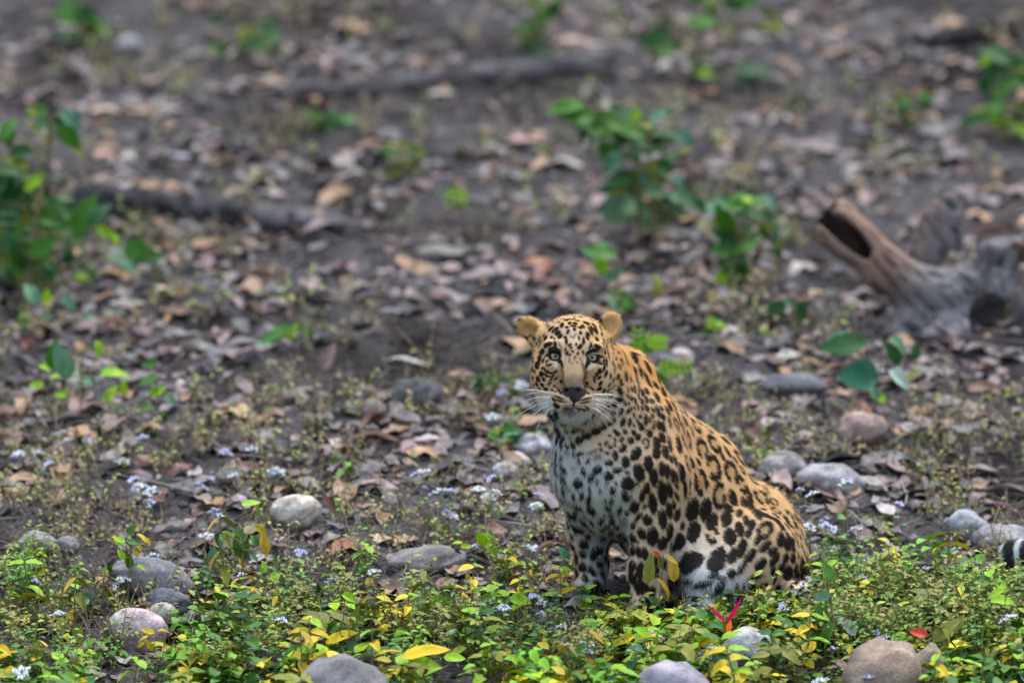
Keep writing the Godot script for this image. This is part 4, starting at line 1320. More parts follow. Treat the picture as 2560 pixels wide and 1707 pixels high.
func plant(called: String, label: String, x: float, z: float, rows: Array):
	var base := on_ground(x, z, -0.004)
	var t := thing(called, label, "plant", base, 0.0, "saplings on the slope" if called == "sapling" else "seedlings on the ground")
	var top := 0.0
	var lean := Vector3.ZERO
	if called == "sapling":
		var more := rows.duplicate()
		for i in rows.size() / 6:
			more.append_array([rows[i * 6] + rng.randi_range(-34, 34), maxi(rows[i * 6 + 1] + rng.randi_range(-40, 20), 12), rows[i * 6 + 2] + rng.randi_range(-60, 30), int(rows[i * 6 + 3] * rng.randf_range(0.6, 1.0)), rows[i * 6 + 4] + rng.randi_range(-60, 60), [2, 0, 2, 4][rng.randi_range(0, 3)]])
		rows = more
	var count := rows.size() / 6
	for i in count:
		var q := Vector3(rows[i * 6], rows[i * 6 + 1], rows[i * 6 + 2]) * 0.001
		top = maxf(top, q.y)
		lean += q / count
	lean.y = 0.0
	var knots := [Vector3.ZERO, lean * 0.3 + Vector3(0, top * 0.3, 0), lean * 0.8 + Vector3(0, top * 0.65, 0), lean * 1.15 + Vector3(0, top * 0.98, 0)]
	var thick := clampf(top * 0.014, 0.002, 0.008)
	var s := Shape.new()
	tube(s, knots, [thick, thick * 0.85, thick * 0.7, thick * 0.35], 6, lin(122, 118, 76), lin(98, 86, 60))
	piece("stem", s.done(), stalk, t)
	for i in count:
		var q := Vector3(rows[i * 6], rows[i * 6 + 1], rows[i * 6 + 2]) * 0.001
		var l: float = rows[i * 6 + 3] * 0.0012
		var a := deg_to_rad(rows[i * 6 + 4])
		var kind: int = rows[i * 6 + 5]
		var along := Vector3(cos(a), -sin(a), rng.randf_range(-0.35, 0.35)).normalized()
		# leaves point away from the stem
		var h := clampf(q.y / maxf(top, 0.01) - 0.1, 0.05, 0.97)
		var node: Vector3 = lean * h * 1.1 + Vector3(0, top * h, 0)
		if along.dot(q - node) < 0.0:
			along = -along
		var face := Vector3(rng.randf_range(-0.5, 0.5), rng.randf_range(0.3, 1.0), rng.randf_range(0.1, 1.0))
		var wide := 0.56
		if kind == 11:
			wide = 0.16
			face = Vector3(0.3, 0.1, 1.0)
		elif kind == 12:
			wide = 0.42
			face = Vector3(0, 0.1, 1.0)
		elif kind in [5]:
			wide = 0.74
		elif kind in [7, 8, 4]:
			wide = 0.42
		var f := leaf_frame(q - along * l * 0.5, along, face)
		var lf := piece("leaf", green_leaf(kind, i % 3, wide), petal if kind > 10 else green, t, f * Transform3D(Basis.from_scale(Vector3.ONE * l), Vector3.ZERO))
		if kind == 9:
			lf.set_meta("label", "red leaf")
		elif kind == 11:
			lf.set_meta("label", "pink spear-shaped leaf")
		elif kind == 12:
			lf.set_meta("label", "orange bud leaf")
		# a stalk joins leaf and stem where they are apart
		var foot := q - along * l * 0.5
		if foot.distance_to(node) > 0.008:
			s = Shape.new()
			tube(s, [node, node.lerp(foot, 0.5) + Vector3(0, 0.006, 0), foot], [thick * 0.5, thick * 0.4, thick * 0.3], 4, lin(126, 124, 70), lin(104, 96, 62))
			piece("leaf_stalk", s.done(), stalk, t)


func bush(label: String, x: float, z: float, wide: float, tall: float, n: int, size: float, kinds_in: Array):
	var rows := []
	for i in n:
		var a := rng.randf() * TAU
		var r := sqrt(rng.randf()) * wide
		var y := tall * rng.randf_range(0.12, 1.0)
		var out := rng.randf_range(-50, 50)
		rows.append_array([int(1000 * cos(a) * r), int(1000 * y), int(1000 * sin(a) * r * 0.7), int(1000 * size * rng.randf_range(0.6, 1.25)), int(out + (0 if cos(a) > 0 else 180)), kinds_in[i % kinds_in.size()]])
	plant("sapling", label, x, z, rows)


func saplings():
	tones()
	plant("sapling", "dense dark green sapling at the left edge, its leaves stacked in tiers", -1.476, -3.032, [36,594,-46,73,170,0, 139,568,-92,76,50,3, 38,541,-138,76,10,3, 138,516,-58,83,45,0, -51,537,-112,76,120,0, -20,468,-25,90,170,2, 32,383,-62,76,140,1, -14,331,-104,104,150,2, 13,314,-26,83,80,2, 92,294,-73,111,15,2, 181,290,4,132,110,0, 87,270,-44,97,10,0, -49,235,-89,90,30,2, -29,164,-1,90,60,0, 22,197,-57,76,0,3, 60,194,19,90,150,0, 63,222,-36,49,60,1, 31,115,-69,63,150,0, 131,150,1,63,90,2, 169,94,-41,42,0,1, 209,119,31,42,90,0, 351,167,-27,104,30,0, 299,132,-72,90,25,3, 249,232,-12,56,30,1, 273,204,-58,42,60,1, -47,119,31,56,90,2, -59,372,-60,83,150,2, -35,270,-94,90,20,2, -50,205,-8,83,70,2, 2,252,-66,76,130,0, 70,119,31,56,40,2])
	plant("seedling", "thin pale-leaved shoot below the dark sapling at the left edge", -1.406, -2.684, [28,154,26,41,100,1, -21,156,-25,68,60,3, 19,81,-64,41,160,3, 94,130,4,54,50,3, 147,85,-39,34,150,3, -40,90,36,48,80,0, -38,49,-8,34,120,0])
	plant("seedling", "young light green plant with upright leaves, in front of the left sapling", -1.209, -1.729, [-46,174,23,90,70,3, -73,185,-30,77,100,0, -106,142,-74,39,30,1, -48,135,3,71,170,1, 2,111,-43,58,30,3, 104,139,28,77,170,1, 120,93,-15,39,90,1, 81,68,-62,51,120,1, 99,46,18,32,20,0, 67,130,-46,39,60,3, 53,205,17,45,80,1, -57,74,-12,39,10,1, -129,91,-65,39,0,1])
	plant("seedling", "low sprig of a few leaves beside the young light green plant", -0.981, -1.656, [-33,137,28,51,160,0, -8,100,-16,45,150,1, 5,6,-52,58,100,0, 32,79,13,38,50,3, -44,52,-34,38,0,0, -33,184,21,45,0,0])
	plant("sapling", "tall leafy shoot leaning down the middle of the slope, above the head", 0.449, -3.568, [-257,455,-23,115,15,0, -180,417,-68,127,10,0, -102,430,-120,70,10,3, -91,408,-41,115,20,0, -179,377,-86,108,20,2, -69,442,-21,51,-40,1, 5,442,-72,64,-30,3, 38,373,-111,108,-5,2, 99,370,-35,64,40,3, -65,320,-77,57,70,3, -142,298,2,83,-50,3, 5,285,-46,95,20,2, 0,235,-89,89,0,3, -123,238,-13,83,5,2, 76,226,-62,64,50,3, 4,210,17,70,0,2, 37,166,-27,76,10,2, -7,147,-74,64,40,2, 74,188,-5,70,20,3, 69,138,-48,83,0,2, 130,173,23,70,20,2, 189,160,-26,76,-15,3])
	plant("sapling", "shoot with one big hanging blue-green leaf, next to the tall leafy shoot", 0.65, -3.108, [55,290,4,99,-20,0, 138,277,-45,74,40,3, -28,258,-92,68,-10,3, -6,238,-13,93,60,0, 52,163,-52,118,100,3, 117,198,19,56,60,0, 1,204,-33,74,80,0, 153,184,-81,62,70,3, 155,146,2,50,90,2, -4,84,-39,50,70,2, 80,290,4,62,10,1])
	plant("seedling", "sprout with a bright green pair of leaves over a pale blade, above the ears", 0.335, -2.827, [-77,205,17,92,10,0, -71,168,-27,67,80,1, -76,209,-84,49,0,3, -4,63,15,85,40,0, -15,31,-30,73,60,3, 99,109,33,73,100,4, -28,132,-21,61,-45,3])
	plant("seedling", "small plant with a large round teal leaf, below the stump", 1.031, -1.926, [-97,186,21,116,-5,2, -111,192,-31,75,-10,3, -51,84,-64,110,5,5, 49,159,0,69,60,2, 70,174,-53,64,40,3, 70,89,36,75,35,6, 108,98,-16,64,-40,4, 19,21,-54,58,20,1, -3,51,17,40,60,3, 116,157,-51,46,90,2])
	plant("seedling", "low trailing sprig of dark leaves in front of the stump", 0.815, -2.749, [-34,62,41,67,-10,2, 47,42,-7,67,45,2, 20,58,-60,55,30,3, -69,52,17,49,10,2])
	plant("seedling", "isolated soft green seedling on bare litter left of the head", -0.672, -2.444, [-17,66,40,87,-20,0, 28,61,-10,67,-70,1, 73,50,-59,60,30,0, -58,35,20,47,10,3, -40,34,-31,54,60,0])
	plant("seedling", "upright seedling, green below and yellow at the top, behind the grey stones", -0.973, -0.156, [-17,179,22,27,20,1, 11,195,-32,31,-50,0, 35,166,-78,31,60,7, 13,169,-2,27,10,0, 29,144,-49,27,50,7, -13,143,28,27,60,1, 3,118,-19,39,80,0, 20,123,-71,23,60,7, 40,103,9,27,20,1, -26,159,-51,23,30,1, 57,174,23,20,80,7, -32,175,-28,20,30,7])
	plant("seedling", "seedling with drooping yellow leaves in front of the egg-shaped stone", -0.686, -0.257, [24,231,13,43,-10,1, 37,208,-34,24,70,4, 47,144,-74,39,30,7, 56,128,5,55,80,8, -7,118,-44,71,90,0, -51,133,29,39,110,3, -77,92,-15,39,100,3, -5,62,-61,35,70,8, 31,135,3,32,60,0, -27,137,-48,24,0,0, 32,94,35,24,30,3, -18,57,-9,24,20,0, -40,43,-58,20,0,0, 54,66,15,28,100,1, -43,141,-48,24,40,1])
	plant("seedling", "compact bushy seedling with very dark green leaves", -0.528, -0.076, [-37,68,40,35,60,2, -20,39,-6,43,80,2, 2,5,-52,39,90,2, 44,59,16,39,80,2, 18,-5,-25,35,40,2, -25,76,38,27,20,0, 54,69,-11,27,-40,2, -2,59,-60,23,0,0, -11,17,23,35,60,4, 34,22,-29,31,110,2, -37,34,45,27,120,2, 8,39,-6,35,-60,2])
	plant("seedling", "seedling with a long yellow blade and olive leaves near the grey boulder", -0.425, 0.317, [8,74,39,76,-25,7, 41,112,-18,49,100,4, -14,76,-63,49,-20,0, -4,32,20,76,10,2, 32,6,-26,76,15,3, 31,167,24,38,20,1])
	plant("seedling", "sprig with two olive leaves holding white fluff, before the bare slab", -0.115, -0.426, [36,73,39,40,60,1, 60,47,-8,64,50,1, 35,85,-64,32,20,4, -26,58,16,24,0,1, -2,39,-32,28,-10,1])
	plant("seedling", "seedling with two long pointed lime leaves, left of the forelegs", -0.174, 0.046, [-37,97,35,27,80,1, -15,68,-11,58,15,1, 35,27,-55,66,35,1])
	plant("seedling", "spreading seedling with flat lime leaves beside white flower heads", -0.035, 0.153, [6,124,31,42,0,1, 58,99,-16,50,5,1, 27,86,-65,31,-40,4, -19,79,13,34,20,3, 16,39,-32,73,0,4])
	plant("seedling", "plant topped by one broad golden yellow leaf, bottom middle", -0.264, 0.597, [57,127,30,104,-15,7, 41,80,-13,96,-10,1, 48,61,-61,37,70,8, 127,107,8,45,0,1])
	plant("seedling", "wilted seedling with hanging olive and red leaves in front of the near foreleg", 0.358, 0.077, [-17,176,22,65,95,4, 3,198,-32,27,60,9, 15,161,-77,59,95,8, 38,192,-6,38,30,8, 44,161,-51,59,85,8, 23,125,30,59,85,8, 11,182,-29,32,80,4])
	plant("seedling", "tall weed with drooping heart-shaped green leaves beside the rump", 0.801, 0.348, [-33,240,12,45,60,0, -56,245,-40,26,20,1, -38,126,-71,68,95,0, -46,172,-2,38,-20,3, 17,94,-41,60,50,6, -33,88,36,45,-70,0, -19,249,-40,26,-30,1, -46,108,-68,45,80,0])
	plant("seedling", "bushy weed with olive leaves in front of the big brown-beige boulder", 1.02, 0.467, [-30,70,39,52,-25,4, -8,81,-13,45,60,8, 45,67,-61,49,-10,4, 31,138,3,75,-40,4, 62,143,-48,49,-50,4, -41,136,29,41,20,9, 22,111,-18,41,50,4])
	plant("seedling", "weed with lime yellow leaves at the right edge near the bottom", 1.193, 0.32, [26,63,40,42,20,7, -11,157,-25,42,-20,1, 16,128,-71,61,-5,1, 9,6,24,34,30,0, 44,36,-31,30,60,7, -12,18,48,30,-10,1])
	plant("seedling", "seedling of bright round leaves at the foot of the near foreleg", 0.329, 0.463, [-15,123,31,41,30,1, 23,94,-15,45,80,1, -58,83,-64,49,-20,7, -26,55,16,64,-5,1, 35,44,-32,45,60,1, -38,82,37,45,5,3, 16,-6,1,37,0,1, 51,-15,-48,30,30,1])
	plant("seedling", "thin dry stalk with one curled olive leaf in front of the far foreleg", 0.141, -0.275, [27,139,28,47,5,4, -10,100,-16,47,80,5, -2,129,-72,32,60,10])
	plant("seedling", "yellow-leaved sprout growing before the large dull grey boulder", -0.441, 0.523, [-14,33,45,41,160,7, 17,22,-3,41,25,7, -1,25,-55,22,-80,7])
	plant("seedling", "bright yellow sprig hanging over the rosy oval stone", -0.895, 0.206, [-1,80,38,31,20,7, -16,51,-8,31,160,7, 8,40,-57,31,10,7, 1,41,19,31,60,7, 13,27,-30,23,-30,1, -20,46,43,23,150,7])
	plant("seedling", "seedling with two pink spear leaves in a V over an orange bud", 0.527, 0.291, [-28,121,31,53,45,11, 19,116,-19,63,-58,11, -4,70,-62,32,75,12, 5,84,12,28,105,12, 43,26,-30,57,-15,1, 42,29,46,46,-25,9, -64,47,-8,87,15,7, -35,-20,-47,57,5,4, 4,-12,27,46,30,0, -6,8,-27,38,-70,0, 63,16,48,38,10,4, -98,-11,2,64,5,1])
	bush("second dark green sapling, densest of the left edge, behind the tiered one", -1.485, -3.277, 0.147, 0.368, 20, 0.141, [2, 0, 2, 2, 0, 4])
	bush("dark leafy stem crowding the tall leafy shoot", 0.402, -3.713, 0.138, 0.415, 8, 0.138, [2, 0, 3, 2])
	bush("dark leaves at the foot of the hanging blue-green leaf", 0.696, -3.192, 0.085, 0.256, 5, 0.11, [0, 2, 3, 1])
	bush("leafy green shrub at the top edge, behind the long grey branch", 0.723, -6.02, 0.241, 0.326, 15, 0.106, [2, 0, 4, 0, 2, 1])
	bush("green shrub at the far right above the stump", 1.657, -5.164, 0.143, 0.339, 17, 0.095, [0, 2, 4, 1, 2])
	bush("leafy plant at the top edge, left of the middle", -0.919, -6.298, 0.172, 0.158, 10, 0.101, [2, 0, 4])
	bush("small green plant in the top left corner", -1.588, -6.592, 0.08, 0.16, 8, 0.087, [2, 0, 4])
	bush("thin green plant at the top edge right of the middle", 0.086, -6.363, 0.086, 0.202, 8, 0.079, [0, 2, 4])
	bush("faint green weed left of the long grey branch", -0.633, -5.221, 0.082, 0.095, 10, 0.075, [0, 3, 2])
	bush("olive weed in the middle distance, in front of the thin pale branch", -0.361, -4.542, 0.079, 0.145, 16, 0.045, [4, 4, 0])
	bush("single lime sprout on the slope below the thin pale branch", -0.175, -4.285, 0.023, 0.071, 5, 0.06, [1, 0])
	bush("scrubby olive weed above the stump", 1.328, -5.322, 0.123, 0.151, 14, 0.049, [4, 0, 4, 10])
	bush("small yellow-green sprout between the leafy shoots and the leopard", 0.591, -2.454, 0.023, 0.082, 6, 0.047, [4, 1])
	bush("patch of bright low leaves behind the stones by the rump", 0.672, -1.344, 0.039, 0.048, 9, 0.044, [0, 1, 3])
	bush("low leafy weed beside the white chest", -0.005, -1.397, 0.066, 0.077, 16, 0.037, [0, 1, 3, 1])
	bush("mossy dark green mound beside the head", -0.057, -1.915, 0.091, 0.068, 24, 0.029, [2, 4, 2])
	fern()


func fern():
	var at := on_ground(0.424, -1.883)
	var u: float = 0.001
	var t := thing("fern", "small bright fern standing behind the neck of the leopard", "fern", at)
	var fronds := [[v(-55, 90, 0), v(-75, 150, 10), v(-70, 215, 20)], [v(-20, 95, 20), v(15, 112, 25), v(75, 118, 30)], [v(-70, 150, 0), v(-45, 178, 0), v(5, 180, 0)]]
	for k in 3:
		var c := Curve3D.new()
		c.add_point(Vector3.ZERO if k != 2 else v(-68, 120, 8) * u)
		for q in fronds[k]:
			c.add_point(q * u)
		var pts := []
		for i in 13:
			pts.append(c.sample_baked(c.get_baked_length() * i / 12.0))
		var s := Shape.new()
		tube(s, pts, [0.0022, 0.0021, 0.002, 0.0019, 0.0018, 0.0017, 0.0016, 0.0015, 0.0014, 0.0012, 0.001, 0.0008, 0.0006], 5, greens[0], greens[1])
		var fr := piece("frond", s.done(), green, t)
		for i in range(3, 13):
			for side in [-1.0, 1.0]:
				var d: Vector3 = (pts[mini(i + 1, 12)] - pts[i - 1]).normalized()
				var out: Vector3 = (d.cross(Vector3(0, 0.3, 1)) * side + d * 0.7).normalized()
				var l: float = u * (50.0 - 2.2 * i)
				piece("leaflet", green_leaf(1 if i > 6 else 0, 0, 0.34), green, fr, leaf_frame(pts[i], out, Vector3(0, 0.5, 1)) * Transform3D(Basis.from_scale(Vector3.ONE * l), Vector3.ZERO))


# Where a thing stands, told by the nearest landmark.
func place_words(x: float, z: float) -> String:
	if landmarks.is_empty():
		landmarks = [[-0.568, -0.69, "the egg-shaped stone"],
			[-0.914, -0.215, "the long flat stone"],
			[-0.933, 0.116, "the rosy oval stone"],
			[-0.404, 0.546, "the dull grey boulder"],
			[0.394, 0.545, "the lilac-grey boulder"],
			[0.588, 0.289, "the whitish stone"],
			[0.896, 0.523, "the brown-beige boulder"],
			[0.966, -1.51, "the pinkish round stone"],
			[0.736, -1.185, "the stone behind the back"],
			[0.848, -1.061, "the long pale stone"],
			[0.801, -1.974, "the flat blue-grey stone"],
			[-0.275, -1.773, "the blocky dark rock"],
			[1.185, -0.693, "the stones by the tail"],
			[-0.221, -0.387, "the bare-soil slab"],
			[0.055, -1.364, "the stone by the chest"],
			[-1.232, -0.514, "the left-edge stone"],
			[-0.39, -1.653, "the tan-grey cobble"],
			[-1.218, -4.072, "the dark rotting log"],
			[-0.635, -3.912, "the split wood"],
			[-0.391, -5.703, "the long branch"],
			[0.242, -6.08, "the long branch's thick end"],
			[0.985, -3.339, "the hollow limb"],
			[1.339, -2.818, "the stump"],
			[-1.476, -3.032, "the dense left sapling"],
			[-1.192, -1.726, "the young light plant"],
			[0.34, -0.013, "the near foreleg"],
			[0.194, -0.282, "the far foreleg"],
			[0.72, -0.192, "the rump"],
			[-0.39, -0.453, "the rust-brown leaf"],
			[0.449, -3.568, "the leafy shoot"],
			[0.102, -3.476, "the orange-brown leaf"],
			[-1.038, -3.066, "the pale buff leaf"],
			[-0.84, -4.515, "the cream slope leaf"],
			[-1.426, -6.571, "the white far cobble"],
			[1.636, -6.648, "the top-corner log"],
			[-0.316, -4.547, "the thin pale branch"],
			[-0.672, -2.444, "the isolated green seedling"],
			[0.723, -6.02, "the top-edge shrub"],
			[1.031, -1.926, "the teal-leaved plant"],
			[-0.754, -1.696, "the holed tan leaf"]]
	var best := 0
	var near := 1e9
	for i in landmarks.size():
		var d: float = Vector2((landmarks[i][0] - x) * 1.0, (landmarks[i][1] - z) * 0.5).length()
		if d < near:
			near = d
			best = i
	var dx: float = x - landmarks[best][0]
	var dz: float = (z - landmarks[best][1]) * 0.5
	var way := "just " if near < 0.13 else ("" if near < 0.3 else "well ")
	if absf(dx) > absf(dz) * 1.3:
		way = "close beside " if near < 0.13 else ("beside " if near < 0.3 else "far beside ")
		return way + str(landmarks[best][2]) + (" on its left" if dx < 0.0 else " on its right")
	return way + ("in front of " if dz > 0.0 else "behind ") + str(landmarks[best][2])


func single_out(tries: Array) -> String:
	for l in tries:
		if not labels.has(l):
			labels[l] = true
			return l
	return tries[0]


func tone_word(c: Color) -> String:
	var names := {"rust-brown": lin(120, 66, 42), "dark brown": lin(78, 56, 46), "tan": lin(190, 150, 108), "pinkish": lin(176, 138, 126), "grey-lilac": lin(150, 142, 148), "pale cream": lin(212, 196, 172), "grey-brown": lin(128, 114, 104)}
	var best := ""
	var near := 1e9
	for k in names:
		var d := Vector3(names[k].r - c.r, names[k].g - c.g, names[k].b - c.b).length()
		if d < near:
			near = d
			best = k
	return best


# ---------------------------------------------------------------- small seedlings of the foreground
func seedlings():
	var protos := []
	var words := ["lime oval-leaved seedling", "dark green round-leaved seedling", "yellowish pointed-leaved seedling", "fresh green broad-leaved seedling", "olive droopy-leaved seedling"]
	var mixes := [[1, 1, 0], [2, 0, 2], [7, 1, 7], [0, 1, 3], [4, 8, 0]]
	for k in 5:
		var t := Node3D.new()
		t.name = "seedling"
		var tall := [0.075, 0.06, 0.08, 0.065, 0.095][k] as float
		var s := Shape.new()
		tube(s, [Vector3.ZERO, v(0.004, tall * 0.5, 0.003), v(-0.002, tall, 0.0)], [0.0016, 0.0013, 0.0008], 5, lin(120, 122, 66), lin(96, 88, 54))
		piece("stem", s.done(), stalk, t)
		for lv in 4:
			for side in 2:
				var a := lv * 1.3 + side * PI + rng.randf_range(-0.3, 0.3)
				var h := tall * (0.35 + 0.21 * lv)
				var l := (0.034 - 0.003 * lv) * ([1.0, 0.85, 1.1, 1.2, 1.15][k] as float)
				var up := rng.randf_range(-0.25, 0.45) if k != 4 else rng.randf_range(-0.9, -0.2)
				var along := Vector3(cos(a), up, sin(a))
				var mix: Array = mixes[k]
				piece("leaf", green_leaf(mix[(lv + side) % 3], lv % 3, [0.6, 0.78, 0.42, 0.7, 0.36][k]), green, t, leaf_frame(v(0, h, 0), along, Vector3(0.05, 1, 0.35)) * Transform3D(Basis.from_scale(Vector3.ONE * l), Vector3.ZERO))
		protos.append(t)
	var taken := []
	var made := 0
	for i in 2500:
		if made >= 125:
			break
		var z := 0.7 - 0.95 * pow(rng.randf(), 1.3)
		var x := rng.randf_range(-1.28, 1.28)
		if in_leopard(x, z) or on_stone(x, z) or bumps.get_noise_2d(x * 1.7 + 200.0, z * 2.2) < -0.04:
			continue
		var room := true
		for q in taken:
			if q.distance_to(Vector2(x, z * 0.6)) < 0.058:
				room = false
				break
		if not room:
			continue
		taken.append(Vector2(x, z * 0.6))
		var k := rng.randi_range(0, 4)
		var c: Node3D = protos[k].duplicate()
		c.name = numbered("seedling")
		var g := rng.randf_range(1.0, 2.1)
		if absf(x - 0.38) < 0.42 and z < 0.36:
			g *= 0.72
		c.position = on_ground(x, z, -0.003)
		c.rotation = Vector3(rng.randf_range(-0.15, 0.15), rng.randf() * TAU, rng.randf_range(-0.15, 0.15))
		c.scale = Vector3.ONE * g
		var size := "small " if g < 1.3 else ("tall " if g > 1.75 else "")
		var where := place_words(x, z)
		var l := single_out([words[k] + " " + where, size + words[k] + " " + where, size + "upright " + words[k] + " " + where, size + "spreading " + words[k] + " " + where])
		tag(c, l, "plant", "seedlings covering the foreground")
		add_child(c, true)
		made += 1
	for t in protos:
		t.free()


func in_leopard(x: float, z: float) -> bool:
	var a := Vector2(x - 0.2, z + 0.26)
	var b := Vector2(x - 0.5, z + 0.24)
	var c := Vector2(x - 0.33, z + 0.02)
	return a.length() < 0.07 or (b * Vector2(0.9, 1.2)).length() < 0.25 or c.length() < 0.06


# ---------------------------------------------------------------- tufted wild flowers
func flowers():
	var heads := []
	for k in 4:
		var s := Shape.new()
		var n := [7, 5, 9, 4][k] as int
		for i in n:
			var a := i * 2.4
			var r := 0.0072 * sqrt(float(i))
			var c := v(cos(a) * r, -r * 0.35, sin(a) * r)
			var lilac := lin(220, 216, 246) if k % 2 else lin(244, 244, 246)
			for j in 16:
				var d := Vector3(rng.randf_range(-1, 1), rng.randf_range(-0.1, 1.0), rng.randf_range(-1, 1)).normalized()
				var e := d.cross(Vector3(0.3, 1, 0.2)).normalized() * 0.0018
				var tip := c + d * rng.randf_range(0.0052, 0.008)
				var q := s.vert(c - e, lilac * 0.8)
				s.tri(q, s.vert(c + e, lilac * 0.8), s.vert(tip + e * 0.7, lilac))
				s.tri(q, q + 2, s.vert(tip - e * 0.7, lilac))
			var cup := s.vert(c + v(0, -0.006, 0), lin(110, 134, 70))
			for j in 6:
				var b := TAU * j / 6.0
				s.vert(c + v(cos(b) * 0.003, -0.001, sin(b) * 0.003), lin(124, 146, 84))
			for j in 6:
				s.tri(cup, cup + 1 + j, cup + 1 + (j + 1) % 6)
		heads.append(s.done())
	var spots: Array = [-1340,-1301,48, -1248,-1177,65, -1300,-1372,37, -782,-1234,57, -709,-1201,78, -680,-1272,44, -623,-1066,59, -803,-925,80, -744,-1031,45, -830,-908,70, -952,-813,95, -964,-869,53, -992,-954,59, -1022,-970,80, -1060,-1269,37, -780,-631,69, -798,-387,92, -545,-395,51, -444,-151,69, -675,-122,95, -927,-398,43, -906,-230,84, -1119,208,111, -1199,-147,63, -988,-157,70, -558,260,92, -1221,335,51, -1066,643,79, -1178,630,108, -1103,571,60, -248,-1002,59, -126,-1076,64, -30,-1133,45, -61,-501,197, -97,-779,95, -233,-878,53, -190,-810,58, -165,-780,79, -64,-846,44, -166,-652,69, 53,-651,94, 69,-840,53, 42,-469,57, -100,-378,77, -237,-205,53, 60,41,82, -16,214,111, 68,159,62, 127,303,67, 171,499,90, 175,420,51, 340,315,81, -334,-61,113, 742,-558,197, 764,-535,197, 855,-611,198, 871,-585,198, 829,-656,69, 773,-565,94, 821,-753,53, 902,-648,57, 1027,-817,79, 845,-511,43, 967,-470,68, 906,-270,92, 832,-266,64, 1036,-383,56, 1035,-176,95, 994,-311,54, 1128,-492,68, 1219,-210,91, 1194,-242,64, 1100,-130,69, 888,-52,94, 902,-70,53, 752,-63,83, 730,90,112, 716,-59,63, 674,29,69, 666,162,93, 918,86,52, 882,327,81, 1197,330,110, 775,400,61, 735,628,66, 846,712,89, 1168,617,50, 706,-235,84, 26,-1838,81, -28,-1838,45, -50,-1607,49, -275,-1231,65, 1110,-1594,37, 1044,-2133,61, -1226,-1365,79, -1166,-1448,44, -1241,-1491,49, -1018,-1366,66]
	for i in spots.size() / 3:
		var x: float = spots[i * 3] * 0.001
		var z: float = spots[i * 3 + 1] * 0.001
		var h: float = spots[i * 3 + 2] * 0.001
		var k := i % 4
		var lilac := k % 2 == 1
		var where := place_words(x, z)
		var kind := ("lilac" if lilac else "white") + " tufted wild flower"
		var l := single_out([kind + " " + where, ("tall " if h > 0.07 else "short ") + kind + " " + where, ("full-headed " if k == 2 else "thin-headed ") + kind + " " + where, "nodding " + kind + " " + where])
		var t := thing("wild_flower", l, "flower", on_ground(x, z, -0.003), 0.0, "tufted white and lilac wild flowers")
		var s := Shape.new()
		var top := v(rng.randf_range(-0.12, 0.12) * h, h, rng.randf_range(-0.1, 0.1) * h)
		tube(s, [Vector3.ZERO, top * 0.45 + v(0.004, 0, 0), top], [0.0016, 0.0013, 0.001], 5, lin(136, 140, 96), lin(120, 112, 80))
		piece("stem", s.done(), stalk, t)
		var m: Mesh = heads[k]
		piece("flower_head", m, petal, t, Transform3D(Basis.from_euler(v(rng.randf_range(-0.3, 0.6), rng.randf() * TAU, rng.randf_range(-0.4, 0.4))).scaled(Vector3.ONE * rng.randf_range(0.85, 1.25)), top))
		if i % 3 == 0:
			var side := top * 0.8 + v(0.016 * (1 if i % 2 else -1), 0.004, 0.006)
			s = Shape.new()
			tube(s, [top * 0.55, side], [0.001, 0.0008], 4, lin(136, 140, 96), lin(120, 112, 80))
			piece("side_stem", s.done(), stalk, t)
			piece("flower_head", heads[(k + 3) % 4], petal, t, Transform3D(Basis.from_euler(v(0.3, i, 0.2)).scaled(Vector3.ONE * 0.8), side))
		for j in 2:
			var a := rng.randf() * TAU
			piece("leaf", green_leaf([0, 3, 1][i % 3], j, 0.6), green, t, leaf_frame(top * (0.25 + 0.25 * j), Vector3(cos(a), 0.2, sin(a)), Vector3(0, 1, 0.3)) * Transform3D(Basis.from_scale(Vector3.ONE * rng.randf_range(0.014, 0.026)), Vector3.ZERO))


# ---------------------------------------------------------------- fallen leaves
func lay(x: float, z: float, turn: float, lift: float, tilt := 0.0) -> Transform3D:
	var e := 0.03
	var n := Vector3(base_height(x - e, z) - base_height(x + e, z), 2.0 * e, base_height(x, z - e) - base_height(x, z + e)).normalized()
	var along := Vector3(cos(turn), 0, -sin(turn))
	return leaf_frame(on_ground(x, z, lift), along - n * along.dot(n), (n + Vector3(sin(turn * 3.0), 0, cos(turn * 5.0)) * tilt).normalized())


func fallen(label: String, x: float, z: float, l: float, w: float, angle: float, col: Color, fold: float, curl: float):
	# an angle seen on the slope opens out along the ground
	var a := deg_to_rad(-angle)
	var turn := atan2(sin(a) * 2.6, cos(a)) if absf(angle) < 50.0 else a
	var s := Shape.new()
	var edge := col * 0.82
	edge.a = 1.0
	add_leaf(s, Transform3D.IDENTITY, l, w, fold, curl, 0.10, edge, col, 12, 3, 0.72, 0.5)
	tube(s, [v(0, 0, 0), v(-0.1 * l, 0.01 * l, 0.02 * l)], [0.0015, 0.0011], 4, edge, edge)
	var xf := lay(x, z, turn, 0.012, 0.15)
	if absf(angle) > 50.0:
		xf = leaf_frame(on_ground(x, z, 0.0), Vector3(cos(a), sin(a), 0.1), Vector3(0.2, 0.4, 1.0))
	else:
		xf.origin -= xf.basis.x * l * 0.5
	var o := piece("dry_leaf", s.done(), dry, self, xf)
	tag(o, label, "leaf", "dry leaves on the ground")


